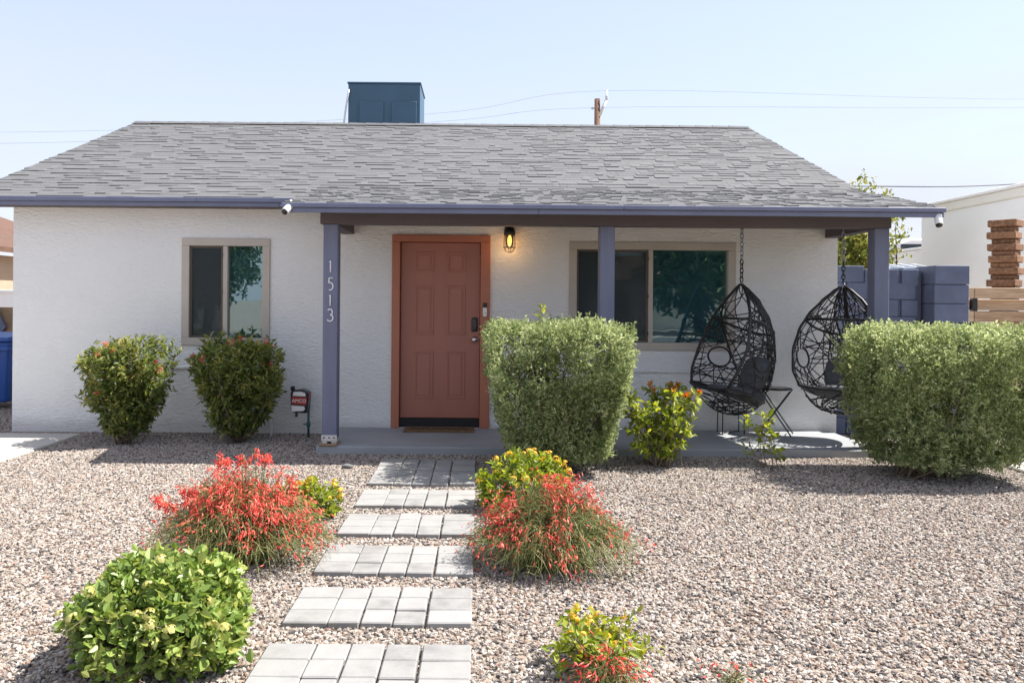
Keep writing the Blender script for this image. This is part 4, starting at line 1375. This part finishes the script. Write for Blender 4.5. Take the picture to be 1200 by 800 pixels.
hedge('square_hedge', 'clipped square grey-green hedge in front of the porch', 'hedge', (.68, 6.86), (.705, 6.86, .735), (.645, .54, .585), 10500, 3,
      'leaf_hedge', .029, .0145, 8, .010, .34, 12, .04, 30, tpow=1.5, dens=.78, lf=1.5, rmin=.84, rmax=1.03,
      gap=lambda P, rng: (np.abs(P[:, 2]-.86) < .26) & (np.abs(P[:, 0]-.55) < .42) & (pnoise(P, 2.1, 77) > .35))
hedge('long_hedge', 'long flat-topped grey-green hedge in front of the end porch post', 'hedge', (3.95, 6.75), (4.06, 6.72, .735), (.80, .54, .585), 13000, 14,
      'leaf_hedge', .029, .0145, 8, .010, .22, 11, .05, 34, tpow=1.6, dens=.74, lf=1.3, rmin=.83, rmax=1.035)
# looser shoots breaking the end of the long hedge
rng = np.random.RandomState(31)

def blossoms(t, spots, meshes, name='blossom', s=(.8, 1.25), rng=np.random.RandomState(2)):
    off = wloc(t)
    for p in spots:
        o = bpy.data.objects.new(name, meshes[rng.randint(len(meshes))])
        col.objects.link(o); o.parent = t
        o.location = Vector(p) - off
        o.rotation_euler = (rng.uniform(-.6, .6), rng.uniform(-.6, .6), rng.uniform(0, 6.28))
        k = rng.uniform(*s); o.scale = (k, k, k)

def tube_cluster(seed, mat, n=12, L=.03, W=.010, up=.2):
    """tuft of narrow trumpet flowers"""
    rng = np.random.RandomState(seed)
    D = unit(rng.normal(size=(n, 3)) + np.array([0, 0, up]))
    V, F, a = leaf_arrays(np.zeros((n, 3)) + D*.006, D, L*rng.uniform(.7, 1.2, n), W, rng, np.clip(rng.normal(.5, .25, n), 0, 1), None, False, .35, .1)
    o = np_mesh('blossom', V, F, a, mat); me = o.data; bpy.data.objects.remove(o); return me
def umbel(seed, mat, n=26, R0=.016, ps=.009):
    """domed head of tiny florets"""
    rng = np.random.RandomState(seed)
    d = unit(rng.normal(size=(n, 3)) + np.array([0, 0, .6])); d[:, 2] = np.abs(d[:, 2])*.8
    P = d*R0
    Vs = []; Fs = []; A = []
    for i in range(n):
        nn = d[i]; s = np.cross(nn, [.3, .5, .8]); s /= np.linalg.norm(s); u = np.cross(nn, s)
        k = len(Vs); v = np.clip(rng.normal(.5, .25), 0, 1)
        for q in range(5):
            an = 2*math.pi*q/5
            Vs.append(P[i] + (s*math.cos(an) + u*math.sin(an))*ps*rng.uniform(.7, 1.1)*.6 + nn*.002); A.append(v)
        Fs.append([k, k+1, k+2, k+3, k+4])
    o = np_mesh('flower_head', np.array(Vs), np.array(Fs), np.array(A), mat); me = o.data; bpy.data.objects.remove(o); return me
red_tufts = [tube_cluster(s, 'red_flower', 14, .032, .008) for s in (1, 2, 3)]
orange_tufts = [tube_cluster(s, 'orange_flower', 16, .034, .014, .6) for s in (4, 5)]
gold_heads = [umbel(s, 'yellow_flower') for s in (1, 2, 3)]
pale_heads = [umbel(s, 'pale_flower') for s in (4, 5)]

# the two firebushes against the wall
def firebush(x, y, label, seed, w, h, zc):
    t, P, nr = hedge('firebush', label, 'shrub', (x, y), (x, y, zc), (w, .31, h), 1750, seed, 'leaf_fire', .058, .022, 6, .020,
                     taper=.50, p=3.8, lump=.08, nst=20, mat_twig='bark', tpow=1.7, dens=.50, lf=1.8, inner=.30, zmin=.12, rmax=1.10, rmin=.78)
    rng = np.random.RandomState(seed)
    fr_ = P[(nr[:, 1] < .5) & (P[:, 2] > .45)]
    sp = fr_[rng.choice(len(fr_), 16, replace=False)] + nr[:1]*0 + np.array([0, -.03, .03])
    blossoms(t, sp, red_tufts, 'blossom', (.7, 1.4), rng)
    return t
firebush(-3.66, 7.96, 'sunlit bushy shrub with red flowers against the white wall', 41, .45, .465, .585)
firebush(-2.54, 8.10, 'shaded dark green shrub with red flowers below the small window', 47, .47, .475, .595)

# leggy lime shrub and small seedling beside the porch
def leggy(name, label, base, stems_, seed, leafL, leafW, matl, tufts=None, hmax=.8, spread=.3, ntuft=10, cat='shrub', side=8):
    rng = np.random.RandomState(seed)
    t = empty(name, (base[0], base[1], 0))
    tag(t, label, cat)
    mb = MB(); parts = []; tips = []
    for s in range(stems_):
        an = rng.uniform(0, 6.28); rr = spread*math.sqrt(rng.random())
        h = hmax*rng.uniform(.45, 1.0)
        e = np.array([base[0] + rr*math.cos(an), base[1] + rr*math.sin(an)*.75, h])
        b = np.array([base[0] + rng.normal()*.06, base[1] + rng.normal()*.05, -.01])
        pts = branch(mb, b, e, .006, .002, rng, .10, 7, 5)
        tips.append(e)
        pa = np.array(pts)
        m = side
        tt = rng.uniform(.25, 1.0, m); idx = tt*(len(pa)-1); i0 = np.minimum(idx.astype(int), len(pa)-2)
        pos = pa[i0] + (pa[i0+1]-pa[i0])*(idx-i0)[:, None]
        dirs = unit(np.stack([np.cos(a_), np.sin(a_), np.full(m, .25)], 1)) if (a_ := rng.uniform(0, 6.28, m)) is not None else None
        for q in range(m):                                   # short side shoots with a spray each
            L = rng.uniform(.04, .13)
            mb.tube([tuple(pos[q]), tuple(pos[q] + dirs[q]*L)], .0022, 3, r1=.001)
        parts.append(sprays(pos + dirs*.08, dirs, rng, 5, .018, leafL, leafW, .9, True, bright=.5))
        parts.append(sprays(e[None, :], np.array([[0, 0, 1.]]), rng, 7, .014, leafL, leafW, .9, True, bright=.7))
    V, F, a = merge(parts)
    tag(np_mesh('foliage', V, F, a, matl, t), kind='stuff')
    mb.build('stems', 'twig', t, recalc=False)
    if tufts:
        tp = np.array(tips)[np.argsort([-q[2] for q in tips])][:ntuft]
        blossoms(t, tp + np.array([0, -.02, .02]), tufts, 'blossom', (.7, 1.1), rng)
    return t
leggy('lime_shrub', 'leggy lime green shrub with orange flowers beside the square hedge', (1.69, 7.08), 32, 61, .060, .026, 'leaf_lime', orange_tufts, .74, .37, 12, side=9)
leggy('seedling_shrub', 'small sparse lime green plant in front of the porch slab', (2.62, 7.06), 6, 66, .058, .028, 'leaf_lime', None, .60, .20, 0, side=3)
leggy('weed_shoot', 'bright green shoots poking above the square hedge', (.62, 7.12), 6, 73, .055, .022, 'leaf_lime', None, 1.56, .13, 0, cat='plant', side=2)

# lantanas
def lantana(label, c, dims, n, seed, leafL, leafW, heads, nh, matl='leaf_lant', dry=0, per=6, step=.016, p=2.4):
    t, P, nr = hedge('lantana', label, 'shrub', (c[0], c[1]), c, dims, n, seed, matl, leafL, leafW, per, step, taper=.12, p=p, lump=.10, nst=14, dens=.7, lf=2.5, zmin=.02, inner=.25)
    rng = np.random.RandomState(seed+1)
    up = P[(nr[:, 2] > .15)] ; un = nr[nr[:, 2] > .15]
    ii = rng.choice(len(up), nh, replace=False)
    blossoms(t, up[ii] + un[ii]*.03, heads, 'flower_head', (1.0, 1.7), rng)
    if dry:
        mb = MB()
        for k in range(dry):
            an = rng.uniform(math.pi*.9, math.pi*1.75)
            b = np.array([c[0] + .12*math.cos(an), c[1] + .12*math.sin(an), .04])
            e = np.array([c[0] + dims[0]*1.0*math.cos(an), c[1] + dims[1]*1.0*math.sin(an), rng.uniform(.06, .30)])
            pts = branch(mb, b, e, .0045, .002, rng, .12, 6, 4)
            for _ in range(3):
                q = pts[rng.randint(2, 6)]
                branch(mb, q, np.array(q) + rng.normal(size=3)*.07, .002, .001, rng, .1, 3, 3)
        mb.build('dry_twigs', 'twig', t, recalc=False)
    return t
lantana('large rounded green lantana with pale yellow buds beside the paver path', (-1.32, 3.22, .15), (.345, .34, .265), 2100, 83, .037, .024, pale_heads, 34, dry=26)
lantana('lime lantana with golden flowers growing behind the wide red-flowered plant', (.34, 5.55, .16), (.33, .30, .26), 620, 87, .042, .026, gold_heads, 44, 'leaf_lime')
lantana('small golden-flowered lantana tuft behind the tall red-flowered plant', (-1.19, 5.35, .09), (.24, .17, .15), 220, 91, .040, .025, gold_heads, 10, 'leaf_lime')
leggy('lantana', 'young golden-flowered lantana alone on the open gravel', (.485, 3.12), 22, 95, .042, .019, 'leaf_lime', gold_heads, .21, .19, 18, side=4)

# firecracker plants: arching rush-like stems hung with red tubular flowers
def firecracker(label, c, rx, ry, h, seed, nst, nfl, spikes=(), lean=0.0, whisk=9, redtop=.0):
    rng = np.random.RandomState(seed)
    t = empty('firecracker_plant', (c[0], c[1], 0))
    tag(t, label, 'shrub')
    stemsP = []; wh = []; fl = []
    def ribbon(pts, r):
        pts = np.array(pts); n = len(pts)
        d = np.gradient(pts, axis=0); d = unit(d)
        s = unit(np.cross(d, np.array([.2, .3, .9]) + rng.normal(size=3)*.2)); u = np.cross(d, s)
        rr = (r*np.linspace(1, .45, n))[:, None]
        V = np.stack([pts + s*rr, pts - s*rr*.5 + u*rr*.87, pts - s*rr*.5 - u*rr*.87], 1).reshape(-1, 3)
        i = (np.arange(n-1)*3)[:, None]
        F = np.concatenate([i + np.array([[k, (k+1) % 3, (k+1) % 3 + 3, k+3]]) for k in range(3)])
        return V, F, np.full(len(V), np.clip(rng.normal(.5, .25), 0, 1))
    parts = []
    for s in range(nst):
        an = rng.uniform(0, 2*math.pi); q = math.sqrt(rng.random())
        tx, ty = c[0] + rx*q*math.cos(an), c[1] + ry*q*math.sin(an)
        apex = h*(1 - .60*q**2.2)*rng.uniform(.72, 1.04)
        b = np.array([c[0] + rng.normal()*rx*.20, c[1] + rng.normal()*ry*.20, 0.0])
        endz = apex*rng.uniform(.35, .95) if q > .45 else apex
        e = np.array([tx, ty, endz])
        ctl = np.array([(b[0]*.45 + tx*.55), (b[1]*.45 + ty*.55), apex*1.45 - endz*.25 if q > .45 else apex*.7])
        m = 9; u = np.linspace(0, 1, m)[:, None]
        pts = b*(1-u)**2 + ctl*2*u*(1-u) + e*u**2 + rng.normal(size=(m, 3))*.004
        parts.append(ribbon(pts, .0024))
        for w in range(whisk):
            k = rng.uniform(.3, 1)*(m-1); i = min(int(k), m-2); p0 = pts[i] + (pts[i+1]-pts[i])*(k-i)
            dirn = unit((pts[i+1]-pts[i])[None, :])[0]*.9 + rng.normal(size=3)*.55
            dirn /= np.linalg.norm(dirn); L = rng.uniform(.05, .14)
            pp = np.array([p0, p0 + dirn*L*.5, p0 + dirn*L - np.array([0, 0, L*.30])])
            pp[:, 2] = np.maximum(pp[:, 2], .012)
            parts.append(ribbon(pp, .0014))
            wh.append((pp[2], dirn, k/(m-1)))
    for (sx, sy, sz) in spikes:                              # tall flowering wands
        e = np.array([c[0]+sx, c[1]+sy, sz]); b = np.array([c[0]+sx*.4, c[1]+sy*.4, .1])
        m = 10; u = np.linspace(0, 1, m)[:, None]
        pts = b*(1-u) + e*u + np.sin(u*3.1)*np.array([[.02, .01, 0]])
        parts.append(ribbon(pts, .0028))
        for k in range(46):
            i = rng.uniform(.50, 1)*(m-1); j = min(int(i), m-2); p0 = pts[j] + (pts[j+1]-pts[j])*(i-j)
            dd = rng.normal(size=3)*np.array([1, 1, .4]); dd /= np.linalg.norm(dd)
            L = rng.uniform(.02, .075)*(1.35 - i/(m-1)); pp = np.array([p0, p0 + dd*L*.6 + [0, 0, .01], p0 + dd*L])
            parts.append(ribbon(pp, .0012)); wh.append((pp[2], dd, 1.4))
    V, F, a = merge(parts)
    tag(np_mesh('stems', V, F, a, 'whisker', t), kind='stuff')
    # flowers: drooping narrow tubes, denser high and towards the outside
    W = np.array([w[0] for w in wh]); Wd = np.array([w[1] for w in wh]); wt = np.array([w[2] for w in wh])
    rel = W[:, 2]/h
    prob = np.clip((rel + redtop - .15), .02, 1)**1.1*np.clip(wt, .2, 1.4)*np.clip(.55 + .9*pnoise(W, 2.6, seed+3), .03, 1.4)
    idx = rng.choice(len(W), nfl, p=prob/prob.sum())
    P = W[idx] + rng.normal(size=(nfl, 3))*.010; P[:, 2] = np.maximum(P[:, 2], .03)
    D = unit(Wd[idx]*.45 + np.array([0, 0, -.75]) + rng.normal(size=(nfl, 3))*.38)
    L = rng.uniform(.022, .038, nfl)[:, None]; r = rng.uniform(.0028, .0048, nfl)[:, None]
    S = unit(np.cross(D, rng.normal(size=(nfl, 3)))); U = np.cross(D, S)
    vs = [P, P + D*L*.55 + S*r, P + D*L*.55 + U*r, P + D*L*.55 - S*r, P + D*L*.55 - U*r, P + D*L]
    V = np.stack(vs, 1).reshape(-1, 3)
    i = (np.arange(nfl)*6)[:, None]
    F = np.concatenate([i + np.array([f]) for f in ([0,1,2],[0,2,3],[0,3,4],[0,4,1],[5,2,1],[5,3,2],[5,4,3],[5,1,4])])
    va = np.clip(rng.normal(.52, .24, nfl), 0, 1)
    tag(np_mesh('flowers', V, F, np.repeat(va, 6), 'red_flower', t), kind='stuff')
    return t
firecracker('tall feathery plant thick with coral red flowers beside the paver path', (-1.36, 4.46), .55, .44, .52, 101, 600, 5200,
            ((-.16, .05, .60), (.06, 0, .645), (.10, .06, .60), (-.02, .05, .58), (.28, .02, .50), (-.36, 0, .42), (-.50, -.05, .38)), redtop=.03)
firecracker('wide feathery mound with red flowers and rush-green stems beside the paver path', (.42, 4.42), .50, .42, .48, 107, 720, 3600, (), redtop=.02)
firecracker('small clump of red tubular flowers next to the young golden lantana', (.505, 2.95), .11, .09, .17, 109, 40, 240, (), whisk=6, redtop=.5)
firecracker('tiny sprig of red tubular flowers alone at the gravel edge', (.99, 2.97), .06, .05, .075, 113, 14, 40, (), whisk=4, redtop=.6)

# ------------------------------------------------------------------ trees
def tree(name, label, base, trunk_h, crown_c, crown_r, n, seed, leafm, L, Wd, per=7, r0=.12, group=None, p=2.2, dens=.35, nb=16, kf=.8):
    rng = np.random.RandomState(seed)
    t = empty(name, (base[0], base[1], 0))
    tag(t, label, 'tree', group)
    P, nr, r = super_pts(n, rng, crown_c, crown_r, p, .1, 1, rmin=.6, rmax=1.05, lump=.20, lf=.45/np.mean(crown_r)*2, seed=seed, inner=.35, zmin=.3)
    keep = pnoise(P, kf, seed+4) + rng.normal(0, .3, len(P)) > -dens
    P, nr = P[keep], nr[keep]
    D = unit(nr*.6 + rng.normal(size=P.shape)*.6)
    V, F, a = sprays(P, D, rng, per, L*.45, L, Wd, .9, bright=np.clip(.5+.2*pnoise(P, kf*1.7, seed+8), 0, 1))
    tag(np_mesh('crown', V, F, a, leafm, t), kind='stuff')
    mb = MB()
    top = np.array([base[0] + rng.normal()*.1, base[1] + rng.normal()*.1, trunk_h])
    branch(mb, (base[0], base[1], -.05), top, r0, r0*.7, rng, .04, 6, 9)
    for i in rng.choice(len(P), nb, replace=False):
        pts = branch(mb, top - np.array([0, 0, rng.uniform(0, .3*trunk_h)]), P[i], r0*.45, r0*.06, rng, .12, 6, 6)
        for _ in range(3):
            k = rng.randint(2, 5); j = rng.randint(len(P)); d = P[j]-np.array(pts[k]); d *= min(1, np.mean(crown_r)*.5/np.linalg.norm(d))
            branch(mb, pts[k], np.array(pts[k]) + d, r0*.12, r0*.03, rng, .1, 4, 4)
    mb.build('trunk', 'bark', t, recalc=False)
    return t
tree('citrus_tree', 'yellow-green leafy tree behind the block wall', (6.55, 13.6), 1.4, (6.50, 13.5, 2.42), (.80, .85, 1.14), 2600, 121, 'leaf_citrus', .070, .036, 7, .07, kf=1.0, dens=.55)
# across the street, seen mirrored in the window glass
tree('street_tree', 'tall spreading tree across the street mirrored in the large window', (11.2, -21), 2.2, (11.2, -21, 4.4), (3.6, 3.2, 3.6), 1900, 131, 'leaf_tree', .30, .17, 7, .28, kf=.25, dens=.45, nb=22)
tree('street_tree', 'bushy tree across the street mirrored in the small window', (-12.9, -19), 2.2, (-12.9, -19, 4.4), (2.6, 3.0, 3.2), 1500, 137, 'leaf_tree', .30, .17, 7, .25, kf=.25, dens=.45, nb=20)
tree('street_tree', 'slim tree across the street beside the low house', (4.6, -23), 1.8, (4.6, -23, 4.0), (2.4, 2.2, 2.9), 1100, 139, 'leaf_tree', .26, .15, 7, .2, kf=.3, dens=.45, nb=16)
t = empty('street_house', (8, -27, 0))
tag(t, 'low pale house across the street mirrored in the windows', 'house')
MB().box(2, 14, -31, -25.5, 0, 2.7).build('wall', 'nb_cream', t)
MB().prism_x([(-31.6, 2.7), (-28.2, 4.1), (-24.9, 2.7), (-24.9, 2.85), (-28.2, 4.3), (-31.6, 2.85)], 1.5, 14.5).build('roof', 'roof_brown', t)
for x in (3.6, 11.2):
    w = MB().box(x, x+1.6, -25.495, -25.45, 1.0, 2.1).build('window', 'car_glass', t)
    MB().box(x-.08, x+1.68, -25.445, -25.40, .9, .99).build('sill', 'nb_white', w)
MB().box(7.4, 8.3, -25.495, -25.45, .05, 2.1).build('door', 'pole_wood', t)
